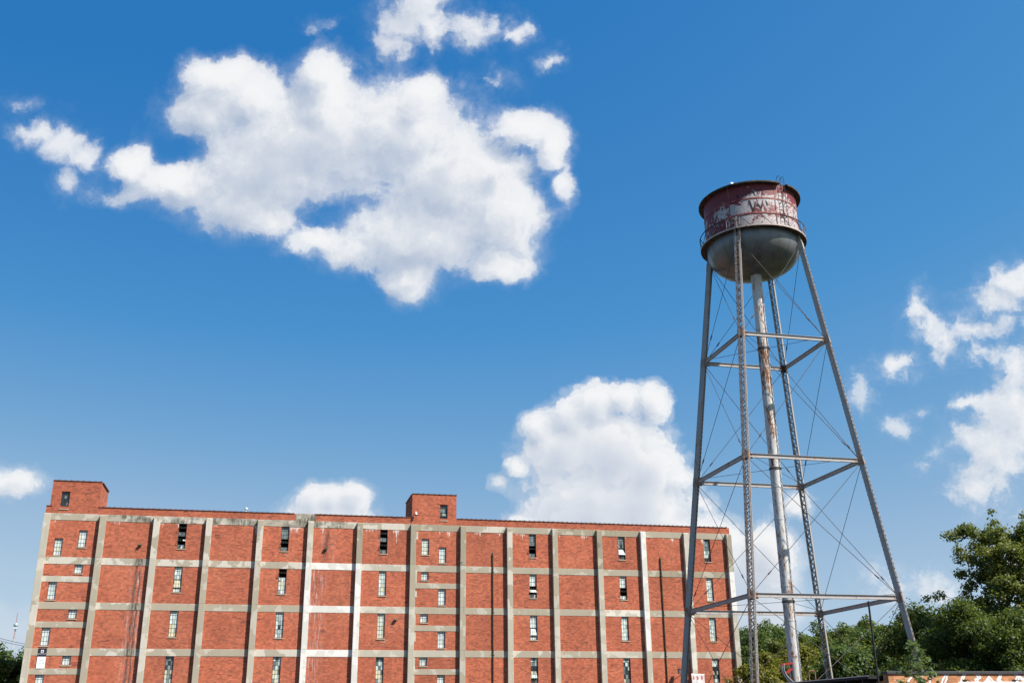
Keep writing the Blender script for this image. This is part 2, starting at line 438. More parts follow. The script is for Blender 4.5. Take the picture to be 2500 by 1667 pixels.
def brick_mat(name, base, dark, pale, mortar, streaks=True):
    """running-bond brick in wall coordinates (x along, z up)"""
    m = Mat(name, 0.88, 0, 0.15)
    x, y, z = m.sep(m.o)
    nrm = m.sep(m.tc.outputs['Normal'])
    side = m.m('GREATER_THAN', m.m('ABSOLUTE', nrm[0]), 0.7)
    along = m.m('ADD', m.m('MULTIPLY', x, m.m('SUBTRACT', 1.0, side)), m.m('MULTIPLY', y, side))
    uv = m.xyz(along, z, 0.0)
    bt = m.new('ShaderNodeTexBrick')
    m.put(bt.inputs['Vector'], uv)
    bt.offset = 0.5
    for k, q in (('Scale', 1.0), ('Mortar Size', 0.008), ('Brick Width', 0.215), ('Row Height', 0.0765), ('Bias', -0.1), ('Mortar Smooth', 0.3)):
        bt.inputs[k].default_value = q
    bt.inputs['Color1'].default_value = c4(0, 0, 0); bt.inputs['Color2'].default_value = c4(1, 1, 1); bt.inputs['Mortar'].default_value = c4(0.5, 0.5, 0.5)
    tone = m.sep(bt.outputs['Color'])[0]
    # every brick its own tone, a few burnt ones, some rows darker than others, wide drifts of weathering
    cell = m.xyz(m.m('FLOOR', m.m('DIVIDE', along, 0.43)), m.m('FLOOR', m.m('DIVIDE', z, 0.0765)), 0.0)
    wn = m.new('ShaderNodeTexWhiteNoise'); m.put(wn.inputs['Vector'], cell)
    burnt = m.step(wn.outputs[0], 0.80, 0.97)
    rows = m.noise(m.v('MULTIPLY', uv, (0.10, 2.6, 1)), 1.0, 3, 0.6)
    drift = m.noise(m.v('MULTIPLY', uv, (0.35, 0.22, 1)), 1.0, 5, 0.6)
    patch_ = m.noise(m.v('MULTIPLY', uv, (0.9, 0.55, 1)), 1.0, 6, 0.65)
    c = m.mix(m.m('MULTIPLY', tone, 0.75), c4(*base), c4(*pale))
    c = m.mix(m.m('MULTIPLY', burnt, m.step(patch_, 0.42, 0.62, 0.15, 1.0)), c, c4(*dark))
    c = m.mix(m.step(rows, 0.48, 0.72, 0.0, 0.5), c, c4(*[q * 0.72 for q in base]))
    c = m.mix(m.step(drift, 0.46, 0.70, 0.0, 0.5), c, c4(*[q * 0.78 for q in base]))
    c = m.mix(m.step(drift, 0.52, 0.28, 0.0, 0.5), c, c4(*pale))
    # the panels were laid and weathered one by one
    c = m.v('SCALE', c, scale=m.m('MULTIPLY_ADD', m.m('SUBTRACT', m.rnd(), 0.5), 0.22, 1.0))
    cell2 = m.xyz(m.m('FLOOR', m.m('DIVIDE', along, 0.23)), m.m('FLOOR', m.m('DIVIDE', z, 0.153)), 7.0)
    wn2 = m.new('ShaderNodeTexWhiteNoise'); m.put(wn2.inputs['Vector'], cell2)
    c = m.v('SCALE', c, scale=m.m('MULTIPLY_ADD', wn2.outputs[0], 0.50, 0.75))
    grain = m.noise(m.v('MULTIPLY', uv, (2.2, 6.5, 1)), 1.0, 4, 0.7)
    c = m.mix(m.step(grain, 0.52, 0.74, 0.0, 0.34), c, c4(*dark))
    c = m.mix(m.step(grain, 0.48, 0.28, 0.0, 0.35), c, c4(*[min(q * 1.15, 1) for q in pale]))
    soot = m.noise(m.v('MULTIPLY', uv, (0.8, 0.12, 1)), 1.3, 6, 0.7)
    c = m.mix(m.step(soot, 0.55, 0.78, 0.0, 0.45), c, c4(*[q * 0.5 for q in base]))
    c = m.mix(m.m('MULTIPLY', bt.outputs['Fac'], 0.6), c, c4(*mortar))
    if streaks:
        # lime washed out of the concrete under the beams, running down the brick
        zb = m.m('MODULO', m.m('SUBTRACT', 20.042 + 40.0, z), 4.0)          # distance below the beam above
        run = m.noise(m.v('MULTIPLY', uv, (5.0, 0.35, 1)), 1.0, 5, 0.7)
        where = m.noise(m.v('MULTIPLY', uv, (0.55, 0.05, 1)), 1.0, 3, 0.6)
        top = m.m('GREATER_THAN', z, 16.7)
        reach = m.m('MULTIPLY', m.m('SUBTRACT', run, 0.42), m.m('MULTIPLY', m.step(where, 0.50, 0.66), m.m('MULTIPLY_ADD', top, 5.5, 0.8)))
        eff = m.m('MULTIPLY', m.step(m.m('SUBTRACT', reach, zb), -0.05, 0.22), m.m('GREATER_THAN', 20.05, z))
        c = m.mix(m.m('MULTIPLY', eff, 0.8), c, c4(0.62, 0.56, 0.52))
        # the lime bloom of the bay whose gutter leaks, and the tall black run-offs
        fine = m.noise(m.v('MULTIPLY', uv, (7.0, 0.5, 1)), 1.0, 6, 0.7)
        for (xc, wd, z1, z0, kk, bloom) in ((8.38, 0.26, 16.8, 0.0, 0.95, 0.7), (8.72, 0.17, 15.9, 2.0, 0.85, 0.9), (25.55, 0.42, 20.1, 15.5, 0.75, 0.5),
                                           (25.0, 0.22, 12.6, 10.4, 0.85, 0.8), (24.6, 0.4, 16.5, 4.0, 0.12, 0.9)):
            wob = m.m('MULTIPLY', m.m('SUBTRACT', m.noise(m.xyz(z, xc, 0.0), 0.5, 3, 0.6), 0.5), 0.5)
            dx = m.m('ABSOLUTE', m.m('SUBTRACT', m.m('SUBTRACT', x, xc), wob))
            span = m.m('MULTIPLY', m.step(z, z1 + 0.05, z1 - 0.5), m.step(z, z0, z0 + 2.5))
            prof = m.m('MULTIPLY', m.step(dx, wd, 0.0), span)
            wide = m.m('MULTIPLY', m.step(dx, wd * 3.6, wd * 0.4), span)
            c = m.mix(m.m('MULTIPLY', m.m('MULTIPLY', wide, m.step(fine, 0.48, 0.66)), 0.60 * bloom), c, c4(0.60, 0.52, 0.50))
            c = m.mix(m.m('MULTIPLY', m.m('MULTIPLY', prof, m.step(fine, 0.36, 0.56)), kk), c, c4(0.045, 0.028, 0.024))
    m.colour(c)
    m.bump(m.m('MULTIPLY_ADD', bt.outputs['Fac'], -1.0, m.m('MULTIPLY', tone, 0.2)), 0.006, 0.8)
    return m.mat


def concrete_mat(name, base, patch_c, patch_amt, mould=0.0, rust=0.0, streak=0.3, run=None):
    m = Mat(name, 0.9, 0, 0.15)
    x, y, z = m.sep(m.o)
    big = m.noise(m.o, 0.8, 4, 0.55)
    fine = m.noise(m.o, 14.0, 6, 0.65)
    c = m.mix(big, c4(*[q * 0.86 for q in base]), c4(*[q * 1.10 for q in base]))
    c = m.mix(m.step(fine, 0.55, 0.75, 0.0, 0.25), c, c4(*[q * 0.6 for q in base]))
    # hand-trowelled repairs with hard edges
    pn = m.noise(m.v('ADD', m.o, m.xyz(m.m('MULTIPLY', m.noise(m.o, 3.5, 3, 0.6), 0.5), 0.0, m.m('MULTIPLY', m.noise(m.v('ADD', m.o, (9, 4, 2)), 3.5, 3, 0.6), 0.5))), 0.75, 3, 0.5)
    edge = 0.62 - patch_amt * 0.3
    c = m.mix(m.step(pn, edge, edge + 0.015), c, m.mix(fine, c4(*[q * 0.92 for q in patch_c]), c4(*patch_c)))
    # vertical run marks
    st = m.noise(m.v('MULTIPLY', m.o, (6.0, 6.0, 0.35)), 1.0, 5, 0.65)
    c = m.mix(m.step(st, 0.52, 0.75, 0.0, streak), c, c4(*[q * 0.55 for q in base]))
    if mould:
        mm = m.noise(m.v('MULTIPLY', m.o, (1.0, 1.0, 1.2)), 0.55, 5, 0.62)
        sp = m.noise(m.v('MULTIPLY', m.o, (3.2, 3.2, 0.5)), 1.6, 7, 0.75)
        k = m.m('MULTIPLY', m.step(mm, 0.64 - 0.2 * mould, 0.74 - 0.15 * mould), m.step(sp, 0.34, 0.60, 0.15, 1.0))
        c = m.mix(m.m('MULTIPLY', k, 0.88), c, c4(0.055, 0.058, 0.045))
    if run:      # black run-off that crosses the beams
        dx = m.m('ABSOLUTE', m.m('SUBTRACT', x, run))
        rs = m.noise(m.v('MULTIPLY', m.o, (7.0, 7.0, 0.8)), 1.0, 6, 0.72)
        c = m.mix(m.m('MULTIPLY', m.step(dx, 0.75, 0.1), m.step(rs, 0.36, 0.6, 0.1, 0.95)), c, c4(0.045, 0.042, 0.036))
    if rust:
        rn = m.noise(m.o, 2.2, 5, 0.7)
        c = m.mix(m.step(rn, 0.68 - rust * 0.1, 0.74, 0.0, 0.75), c, c4(0.42, 0.2, 0.09))
    m.colour(c)
    m.bump(m.m('ADD', m.m('MULTIPLY', pn, 0.6), m.m('MULTIPLY', fine, 0.6)), 0.02, 0.5)
    return m.mat


BRICK = brick_mat('red_brick', (0.365, 0.081, 0.041), (0.11, 0.030, 0.026), (0.47, 0.147, 0.078), (0.42, 0.27, 0.20))
BRICK_PLAIN = brick_mat('red_brick_plain', (0.36, 0.080, 0.040), (0.12, 0.032, 0.026), (0.45, 0.135, 0.072), (0.42, 0.26, 0.19), streaks=False)
CON = dict(
    runoff=concrete_mat('concrete_runoff', (0.36, 0.325, 0.26), (0.52, 0.49, 0.43), 0.42, mould=0.2, streak=0.5, run=8.55),
    tan=concrete_mat('concrete_tan', (0.352, 0.310, 0.241), (0.452, 0.415, 0.350), 0.14, streak=0.45),
    patched=concrete_mat('concrete_patched', (0.352, 0.310, 0.244), (0.525, 0.485, 0.419), 0.42, streak=0.5),
    white=concrete_mat('concrete_white', (0.57, 0.55, 0.51), (0.68, 0.66, 0.63), 0.4, streak=0.4),
    pale=concrete_mat('concrete_pale', (0.420, 0.385, 0.317), (0.514, 0.475, 0.409), 0.28, streak=0.5),
    mould=concrete_mat('concrete_mouldy', (0.362, 0.325, 0.262), (0.504, 0.465, 0.396), 0.36, mould=1.0, streak=0.65),
    damp=concrete_mat('concrete_damp', (0.304, 0.265, 0.198), (0.420, 0.385, 0.308), 0.1, mould=0.3, streak=0.8),
    rusty=concrete_mat('concrete_rust_stained', (0.483, 0.440, 0.377), (0.630, 0.590, 0.524), 0.45, rust=1.0, streak=0.45))
COPING = plain('coping_tile_dark', (0.105, 0.045, 0.035), 0.6, var=0.5)
STEEL_DARK = plain('window_steel', (0.028, 0.034, 0.033), 0.6, 0.2, var=0.5)
SILL = concrete_mat('sill_stone', (0.36, 0.33, 0.25), (0.45, 0.42, 0.34), 0.1, mould=0.3, streak=0.5)


def pane_mat(name, c, var, rough=0.12, spec=0.5, dirt=0.3):
    m = Mat(name, rough, 0, spec)
    n = m.noise(m.v('ADD', m.o, m.xyz(m.m('MULTIPLY', m.rnd(), 37.0), 0.0, 0.0)), 7.0, 4, 0.6)
    k = m.m('MULTIPLY_ADD', m.m('SUBTRACT', m.rnd(), 0.5), var, 1.0)
    cc = m.mix(m.step(n, 0.5, 0.7, 0.0, dirt), c4(*c), c4(*[q * 0.45 for q in c]))
    m.colour(m.v('SCALE', cc, scale=k))
    m.rough(m.step(n, 0.3, 0.7, rough, rough + 0.35))
    return m.mat


PANES = dict(
    pale=pane_mat('pane_frosted_pale', (0.56, 0.63, 0.62), 0.35),
    mint=pane_mat('pane_frosted_mint', (0.50, 0.60, 0.55), 0.3),
    cream=pane_mat('pane_cream', (0.56, 0.53, 0.37), 0.3),
    grey=pane_mat('pane_sooty', (0.15, 0.19, 0.19), 0.8, dirt=0.7),
    smoke=pane_mat('pane_smoky', (0.33, 0.40, 0.39), 0.5, dirt=0.6),
    dark=pane_mat('pane_dark', (0.022, 0.028, 0.030), 0.8, rough=0.05, spec=0.7))

# ------------------------------------------------------------------ ground
g = MB()
g.box(-3000, 3000, -400, 5200, -0.5, 0.0)
GRASS = Mat('ground_grass', 0.95, 0, 0.1)
_gn = GRASS.noise(GRASS.o, 0.08, 8, 0.65)
GRASS.colour(GRASS.mix(GRASS.step(_gn, 0.45, 0.6), c4(0.05, 0.075, 0.025), c4(0.12, 0.11, 0.06)))
tag(g.build('ground', GRASS.mat), kind='structure')
ASPH = plain('asphalt', (0.052, 0.052, 0.055), 0.95, var=0.35, scale=3.0)
a_ = MB()
a_.box(-60, 60, -30, 94, 0.0, 0.004)
tag(a_.build('yard_asphalt', ASPH), kind='structure')

# ------------------------------------------------------------------ the brick factory
S0 = 20.52                                  # x of the camera's foot point on the wall
PIL = [0.0, 4.898, 9.685, 14.442, 19.207, 23.961, 28.712, 33.976, 38.965, 43.713, 48.441, 53.163, 57.910, 62.674, 67.478]
PROUD, PW = 0.36, 0.55                      # how far the pilasters stand out, their width
PILX = [S0 + (s - S0) * (1 - PROUD / 102.6) for s in PIL]
BTOP = [20.672 - 4.0 * k for k in range(6)]  # tops of the floor beams
BTH = 0.63
ZPAR = 21.364
NB_ = len(PIL) - 1
XL, XR = PILX[0] - PW / 2 + 0.02, PILX[-1] + PW / 2 - 0.02
DEPTH = 26.0
fx = Vector((0.97451544, 0.22432042, 0)); fn = Vector((-0.22432042, 0.97451544, 0))
P0 = fn * 102.633 - fx * 20.5207
factory = empty('brick_factory', (P0.x, P0.y, 0), math.atan2(fx.y, fx.x))
tag(factory, 'long red brick factory with concrete pilasters and floor bands, steel windows and two roof penthouses', 'factory')


def wall_panel(name, x0, x1, z0, z1, y0, y1, holes, mat, parent):
    """a slab of wall with real openings"""
    xs = sorted({x0, x1, *[h[0] for h in holes], *[h[1] for h in holes]})
    zs = sorted({z0, z1, *[h[2] for h in holes], *[h[3] for h in holes]})
    solid = {}
    for i in range(len(xs) - 1):
        for j in range(len(zs) - 1):
            cx, cz = (xs[i] + xs[i + 1]) / 2, (zs[j] + zs[j + 1]) / 2
            solid[i, j] = not any(h[0] < cx < h[1] and h[2] < cz < h[3] for h in holes)
    m = MB()
    for (i, j), ok in solid.items():
        if not ok: continue
        a, b, c, d = xs[i], xs[i + 1], zs[j], zs[j + 1]
        m.add([(a, y0, c), (b, y0, c), (b, y0, d), (a, y0, d)], [(0, 1, 2, 3)])
        m.add([(a, y1, c), (b, y1, c), (b, y1, d), (a, y1, d)], [(3, 2, 1, 0)])
        for (di, dj), q in (((-1, 0), ((a, y1, c), (a, y0, c), (a, y0, d), (a, y1, d))), ((1, 0), ((b, y0, c), (b, y1, c), (b, y1, d), (b, y0, d))),
                            ((0, -1), ((a, y1, c), (b, y1, c), (b, y0, c), (a, y0, c))), ((0, 1), ((a, y0, d), (b, y0, d), (b, y1, d), (a, y1, d)))):
            if not solid.get((i + di, j + dj), False): m.add(q, [(0, 1, 2, 3)])
    return m.build(name, mat, parent, fix=False)


YB = 0.03                                   # face of the brickwork
_pane_cache, _frame_cache = {}, {}


def window(x0, x1, z0, z1, nc, nr, panes, opens=(), sill=True, light=False):
    """steel sash; panes: rows from the top, one letter for each pane; opens: (first row, last row, tilt in degrees)"""
    W, H = x1 - x0, z1 - z0
    yf = YB + 0.16
    key = (round(W, 2), round(H, 2), nc, nr, tuple(o[:2] for o in opens))
    pw, ph = W / nc, H / nr
    if key not in _frame_cache:
        m = MB()
        t = 0.045
        m.box(0, W, -t / 2, t / 2, 0, t); m.box(0, W, -t / 2, t / 2, H - t, H)
        m.box(0, t, -t / 2 + .003, t / 2 - .003, t, H - t); m.box(W - t, W, -t / 2 + .003, t / 2 - .003, t, H - t)
        gone = set()
        for a, b, *_ in opens: gone |= set(range(a, b + 1))
        for r in range(1, nr):
            if (r in gone and r - 1 in gone): continue
            th = 0.045 if any(r in (a, b + 1) for a, b, *_ in opens) else 0.028
            m.box(t, W - t, -0.012, 0.012, H - r * ph - th / 2, H - r * ph + th / 2)
        for k in range(1, nc):
            for r in range(nr):
                if r in gone: continue
                m.box(k * pw - 0.014, k * pw + 0.014, -0.009, 0.009, H - (r + 1) * ph + 0.02, H - r * ph - 0.02)
        _frame_cache[key] = m.mesh('window')
    fr = obj('window', _frame_cache[key], STEEL_DARK, factory)
    fr.location = (x0, yf, z0)
    pk = (round(pw, 3), round(ph, 3))
    letters = dict(p='pale', m='mint', c='cream', g='smoke' if light else 'grey', d='dark')
    for r in range(nr):
        tilt = next((o for o in opens if o[0] <= r <= o[1]), None)
        for k in range(nc):
            ch = panes[r][k % len(panes[r])]
            if ch == '.': continue
            kk = (pk, ch, light)
            if kk not in _pane_cache:
                m = MB(); m.box(-pw / 2 + 0.012, pw / 2 - 0.012, -0.003, 0.003, -ph / 2 + 0.012, ph / 2 - 0.012)
                me = m.mesh('pane'); me.materials.append(PANES[letters[ch]]); _pane_cache[kk] = me
            o = obj('pane', _pane_cache[kk], None, fr)
            cx, cz = (k + 0.5) * pw, H - (r + 0.5) * ph
            if tilt:
                a, b, deg = tilt
                pz = H - (a + (b + 1 - a) * 0.33) * ph         # pivot a third down from the head of the sash
                rel = cz - pz
                th = R(deg)
                o.location = (cx, rel * math.sin(th), pz + rel * math.cos(th))
                o.rotation_euler = (-th, 0, 0)
            else:
                o.location = (cx, random.uniform(-0.003, 0.003), cz)
                o.rotation_euler = (R(random.uniform(-1.2, 1.2)), 0, R(random.uniform(-1.2, 1.2)))
    for a, b, deg in opens:
        pz = H - (a + (b + 1 - a) * 0.33) * ph
        top, bot = (H - a * ph) - pz - 0.03, (H - (b + 1) * ph) - pz + 0.03
        m = MB()
        for z in (top, bot): m.box(0.05, W - 0.05, -0.02, 0.02, z - 0.02, z + 0.02)
        for x in (0.05, W - 0.09): m.box(x, x + 0.04, -0.017, 0.017, bot + 0.02, top - 0.02)
        for k in range(1, nc): m.box(k * pw - 0.013, k * pw + 0.013, -0.008, 0.008, bot + 0.02, top - 0.02)
        for r in range(a + 1, b + 1): m.box(0.09, W - 0.09, -0.01, 0.01, H - r * ph - pz - 0.012, H - r * ph - pz + 0.012)
        s_ = m.build('vent_sash', STEEL_DARK, fr, fix=False)
        s_.location = (0, 0, pz)
        s_.rotation_euler = (-R(deg), 0, 0)
    if sill:
        m = MB()
        m.add([(-0.05, -0.22, -0.10), (W + 0.05, -0.22, -0.10), (W + 0.05, 0.10, -0.10), (-0.05, 0.10, -0.10),
               (-0.05, -0.22, -0.03), (W + 0.05, -0.22, -0.03), (W + 0.05, 0.10, 0.0), (-0.05, 0.10, 0.0)],
              [(3, 2, 1, 0), (4, 5, 6, 7), (0, 1, 5, 4), (1, 2, 6, 5), (2, 3, 7, 6), (3, 0, 4, 7)])
        m.build('sill', SILL, fr, fix=False)
    return fr


def fill(pool, nr, nc):
    return [''.join(random.choice(pool) for _ in range(nc)) for _ in range(nr)]


# the tall windows: bay -> x of the left jamb; panes and open sashes as they stand, floor by floor from the top
TALL = {2: 11.71, 4: 21.21, 6: 30.68, 9: 45.69, 11: 55.14, 13: 64.55}
LOOK = {
    (2, 0): (['...', '...', 'ggg', '...', '..p', 'gmg'], ((0, 1, 62), (3, 4, 60))),
    (2, 1): (['pmp', 'pgp', 'gpg', 'ccc', 'ccc', 'mpm'], ((3, 4, 8),)),
    (2, 2): (['pmm', 'pmp', 'pgp', 'ccp', 'ccg', 'ccc'], ()),
    (2, 3): (['ggd', 'gdg', 'dgg', 'cgc', 'cgg', 'mgc'], ()),
    (4, 0): (['ggg', 'ggg', 'ggg', 'ddd', '...', 'ggg'], ((3, 4, 66),)),
    (4, 1): (['...', '...', 'ppp', 'ccm', 'pcp', 'gpp'], ((0, 1, 66),)),
    (4, 2): (['pmp', 'ggp', 'pgg', 'pdp', 'ggm', 'pgp'], ()),
    (4, 3): (['pgm', 'ggp', 'gmg', 'ccg', 'cmc', 'gcm'], ()),
    (6, 0): (['ddd', '...', 'ggg', '...', '...', 'ggg'], ((0, 1, 60), (3, 4, 64))),
    (6, 1): (['pmp', 'mmp', 'pmm', 'pcp', 'mcc', 'pmp'], ()),
    (6, 2): (['pcp', 'cpp', 'mcp', 'cmc', 'ppc', 'ccp'], ()),
    (6, 3): (['dgd', 'gmm', 'mgp', 'ccg', 'ccc', 'gmc'], ()),
    (9, 0): (['ggg', 'ggg', 'ggg', '...', '...', 'ggg'], ((3, 4, 72),)),
    (9, 1): (['pmp', 'ppp', 'mpp', '...', 'ppc', 'mpp'], ((3, 4, 38),)),
    (9, 2): (['ppp', 'mpp', 'pmp', 'ppp', 'mmp', 'pmp'], ((3, 4, 14),)),
    (9, 3): (['pgm', 'ggm', 'ddd', 'cgc', 'mmm', 'ddg'], ((3, 4, 12),)),
    (11, 0): (['ggg', 'ggg', 'gdg', 'ppp', 'ppm', 'ggg'], ((3, 4, 26),)),
    (11, 1): (['pmp', 'ppp', 'mmp', '...', '...', 'mpm'], ((3, 4, 68),)),
    (11, 2): (['pmp', 'mpp', 'pmg', 'pmp', 'ppm', 'pmp'], ()),
    (11, 3): (['pgp', 'dpg', 'gdp', 'gdd', 'dgd', 'cgg'], ()),
    (13, 0): (['mgg', 'ggg', 'ggg', 'mgm', 'mmg', 'ddd'], ()),
    (13, 1): (['pmp', 'mmp', 'ppm', 'pmp', 'mmp', 'pmp'], ()),
    (13, 2): (['mmp', 'pgm', 'gmp', 'mpm', 'pmp', 'cmc'], ()),
    (13, 3): (['mmp', 'mpm', 'ddd', 'cdc', 'dgd', 'gmg'], ()),
}
CLEAN = ['pmp', 'ppp', 'mpp', 'pmp', 'ppm', 'pmm']
STAIR = {0: (0.0, 0.0), 7: (0.0, 0.06)}     # the two stair bays have staggered windows and half-landing beams


def stair_windows(bay, k):
    """(x0, x1, z0, z1, rows) of each window and the half-landing beam of storey k"""
    zt = BTOP[k]
    xa, xb = ((0.93, 2.95) if bay == 0 else (36.52, 34.80))   # tall one, small one
    if k == 0:
        za, zb = (16.81, 17.61) if bay == 0 else (16.93, 17.71)
        return [(xb, xb + 0.74, zb, zb + 1.55, 4), (xa, xa + 0.74, za, za + 1.55, 4)], None
    base = zt - BTH
    return [(xb, xb + 0.74, base - 0.80, base, 2), (xa, xa + 0.74, base - 3.16, base - 1.60, 4)], (base - 1.60, base - 1.08)


# colour of each stretch of concrete as the photograph shows it
BEAM_LOOK = {0: 'tan mould mould mould mould mould patched damp patched tan damp damp tan tan'.split(),
             1: 'patched runoff patched patched patched white pale tan tan tan tan tan damp damp'.split(),
             2: 'tan runoff tan tan tan white pale tan tan tan tan rusty tan tan'.split(),
             3: 'tan runoff patched tan patched white pale pale tan patched tan pale tan tan'.split()}
PIL_LOOK = [['pale', 'pale', 'patched', 'pale'], ['tan'] * 4, ['patched', 'pale', 'pale', 'pale'], ['patched', 'tan', 'tan', 'tan'], ['patched', 'tan', 'tan', 'pale'],
            ['pale', 'white', 'white', 'white'], ['damp', 'white', 'white', 'white'], ['damp', 'tan', 'pale', 'pale'], ['damp', 'tan', 'tan', 'tan'],
            ['patched', 'patched', 'pale', 'pale'], ['tan', 'tan', 'pale', 'pale'], ['damp', 'pale', 'pale', 'pale'], ['white', 'white', 'white', 'pale'],
            ['rusty', 'rusty', 'rusty', 'rusty'], ['damp', 'white', 'pale', 'tan']]

LOWZ = 0.0
for i in range(NB_):
    x0, x1 = PILX[i] + PW / 2 - 0.02, PILX[i + 1] - PW / 2 + 0.02
    for k in range(6):
        z1 = BTOP[k] - BTH
        z0 = BTOP[k + 1] if k < 5 else 0.0
        if z1 <= z0: continue
        # beam
        m = MB()
        m.box(x0, x1, 0.0, 0.30, BTOP[k] - BTH, BTOP[k])
        m.build('floor_beam', CON[BEAM_LOOK.get(k, ['tan'] * 14)[i]], factory, fix=False, bevel=0.012)
        # brickwork and windows
        holes, ib = [], None
        if i in STAIR:
            ws, ib = stair_windows(i, k) if k < 5 else ([], None)
            holes = [(q[0], q[1], q[2], q[3]) for q in ws]
            if ib:
                wall_panel('brick_panel', x0, x1, ib[1], z1, YB, YB + 0.3, [h for h in holes if h[2] > ib[1] - 0.3], BRICK, factory)
                wall_panel('brick_panel', x0, x1, z0, ib[0], YB, YB + 0.3, [h for h in holes if h[3] < ib[1] + 0.3], BRICK, factory)
                m = MB(); m.box(x0, x1, 0.0, 0.30, ib[0], ib[1])
                m.build('landing_beam', CON['pale' if i == 0 and k == 1 else 'tan'], factory, fix=False, bevel=0.012)
            else:
                wall_panel('brick_panel', x0, x1, z0, z1, YB, YB + 0.3, holes, BRICK, factory)
            for q in ws:
                window(q[0], q[1], q[2], q[3], 3, q[4], fill('pppppm' if k else 'pppmmc', q[4], 3))
        else:
            if i in TALL and k < 5:
                xa = TALL[i]
                holes = [(xa, xa + 0.74, z1 - 2.33, z1)]
                pa, op = LOOK.get((i, k), (CLEAN, ()))
                window(xa, xa + 0.74, z1 - 2.33, z1 - 0.004, 3, 6, pa, op, light=k in (1, 2))
            wall_panel('brick_panel', x0, x1, z0, z1, YB, YB + 0.3, holes, BRICK, factory)

for i, px in enumerate(PILX):
    for k in range(6):
        z1 = BTOP[k] - (0.0 if k == 0 else 0.0)
        z0 = BTOP[k + 1] if k < 5 else 0.0
        m = MB()
        t = random.uniform(-0.006, 0.006)
        if k == 0:     # sloped weathering at the head
            a, b = px - PW / 2, px + PW / 2
            zt = z1 - 0.02
            m.add([(a, -PROUD, z0), (b, -PROUD, z0), (b, 0.3, z0), (a, 0.3, z0), (a, -PROUD, zt - 0.12), (b, -PROUD, zt - 0.12), (b, 0.0, zt), (a, 0.0, zt), (b, 0.3, zt), (a, 0.3, zt)],
                  [(3, 2, 1, 0), (0, 1, 5, 4), (4, 5, 6, 7), (7, 6, 8, 9), (1, 2, 8, 6, 5), (3, 0, 4, 7, 9), (2, 3, 9, 8)])
        else:
            m.box(px - PW / 2 + t, px + PW / 2 + t, -PROUD + t, 0.3, z0, z1 - 0.004)
        m.build('pilaster_block', CON[PIL_LOOK[i][min(k, 3)]], factory, fix=False, bevel=0.015)

# ragged toothing of the concrete beside the stair bay
for z, h in ((19.55, 0.75), (15.55, 1.25), (13.9, 0.6), (11.4, 1.2), (9.9, 0.85), (7.4, 1.2), (5.9, 1.0)):
    m = MB(); m.box(PILX[7] + PW / 2 - 0.03, PILX[7] + PW / 2 + random.uniform(0.12, 0.24), -0.008, 0.2, z - h / 2, z + h / 2)
    m.build('toothing_block', CON['pale'], factory, fix=False, bevel=0.01)

# parapet, in front of the roof
m = MB(); m.box(XL, XR, YB + 0.005, YB + 0.3, BTOP[0], ZPAR - 0.05)
m.build('parapet', BRICK_PLAIN, factory, fix=False)
m = MB(); m.box(22.49, 24.40, YB - 0.012, YB + 0.32, BTOP[0] + 0.002, ZPAR + 0.0)
m.build('parapet_block', CON['mould'], factory, fix=False, bevel=0.02)
tile = MB()
tile.add([(0, -0.05, 0), (0.452, -0.05, 0), (0.452, 0.36, 0), (0, 0.36, 0), (0, -0.05, 0.05), (0.452, -0.05, 0.05), (0.452, 0.16, 0.10), (0, 0.16, 0.10), (0.452, 0.36, 0.05), (0, 0.36, 0.05)],
         [(3, 2, 1, 0), (0, 1, 5, 4), (4, 5, 6, 7), (7, 6, 8, 9), (2, 3, 9, 8), (1, 2, 8, 6, 5), (3, 0, 4, 7, 9)])
tile.box(0.452, 0.50, -0.065, 0.375, -0.01, 0.115)
tile_me = tile.mesh('coping_tile'); tile_me.materials.append(COPING)
x = XL
while x < XR - 0.3:
    if not (0.0 < x < 4.2 or 22.3 < x < 24.3 or 33.5 < x < 38.2):
        o = obj('coping_tile', tile_me, None, factory)
        o.location = (x, YB, ZPAR - 0.05 + random.uniform(-0.006, 0.006))
        o.rotation_euler = (R(random.uniform(-1, 1)), R(random.uniform(-0.5, 0.5)), R(random.uniform(-0.6, 0.6)))
    x += 0.5


def penthouse(x0, x1, zt, d, win):
    y0 = YB - 0.004
    wall_panel('penthouse_wall', x0, x1, BTOP[0] + 0.004, zt, y0, y0 + 0.3, [win], BRICK_PLAIN, factory)
    for a in (x0, x1 - 0.3):
        m = MB(); m.box(a, a + 0.3, y0 + 0.3, y0 + d, BTOP[0] + 0.004, zt)
        m.build('penthouse_wall', BRICK_PLAIN, factory, fix=False)
    m = MB(); m.box(x0 + 0.3, x1 - 0.3, y0 + d - 0.3, y0 + d, BTOP[0] + 0.004, zt); m.build('penthouse_wall', BRICK_PLAIN, factory, fix=False)
    m = MB(); m.box(x0 + 0.3, x1 - 0.3, y0 + 0.3, y0 + d - 0.3, zt - 0.5, zt - 0.3); m.build('penthouse_roof', COPING, factory, fix=False)
    n = int((x1 - x0) / 0.5)
    for k in range(n):
        o = obj('coping_tile', tile_me, None, factory); o.location = (x0 + k * (x1 - x0) / n, y0 - 0.004, zt + 0.001)
        o.scale.x = (x1 - x0) / n / 0.5
        o.rotation_euler = (R(random.uniform(-1, 1)), 0, R(random.uniform(-.5, .5)))
    n = int((d - 0.45) / 0.5)
    for a in (x0 + 0.30, x1 + 0.05):
        for k in range(n):
            o = obj('coping_tile', tile_me, None, factory); o.location = (a, y0 + 0.42 + k * 0.5, zt + 0.001)
            o.rotation_euler = (0, 0, R(90 + random.uniform(-.5, .5)))


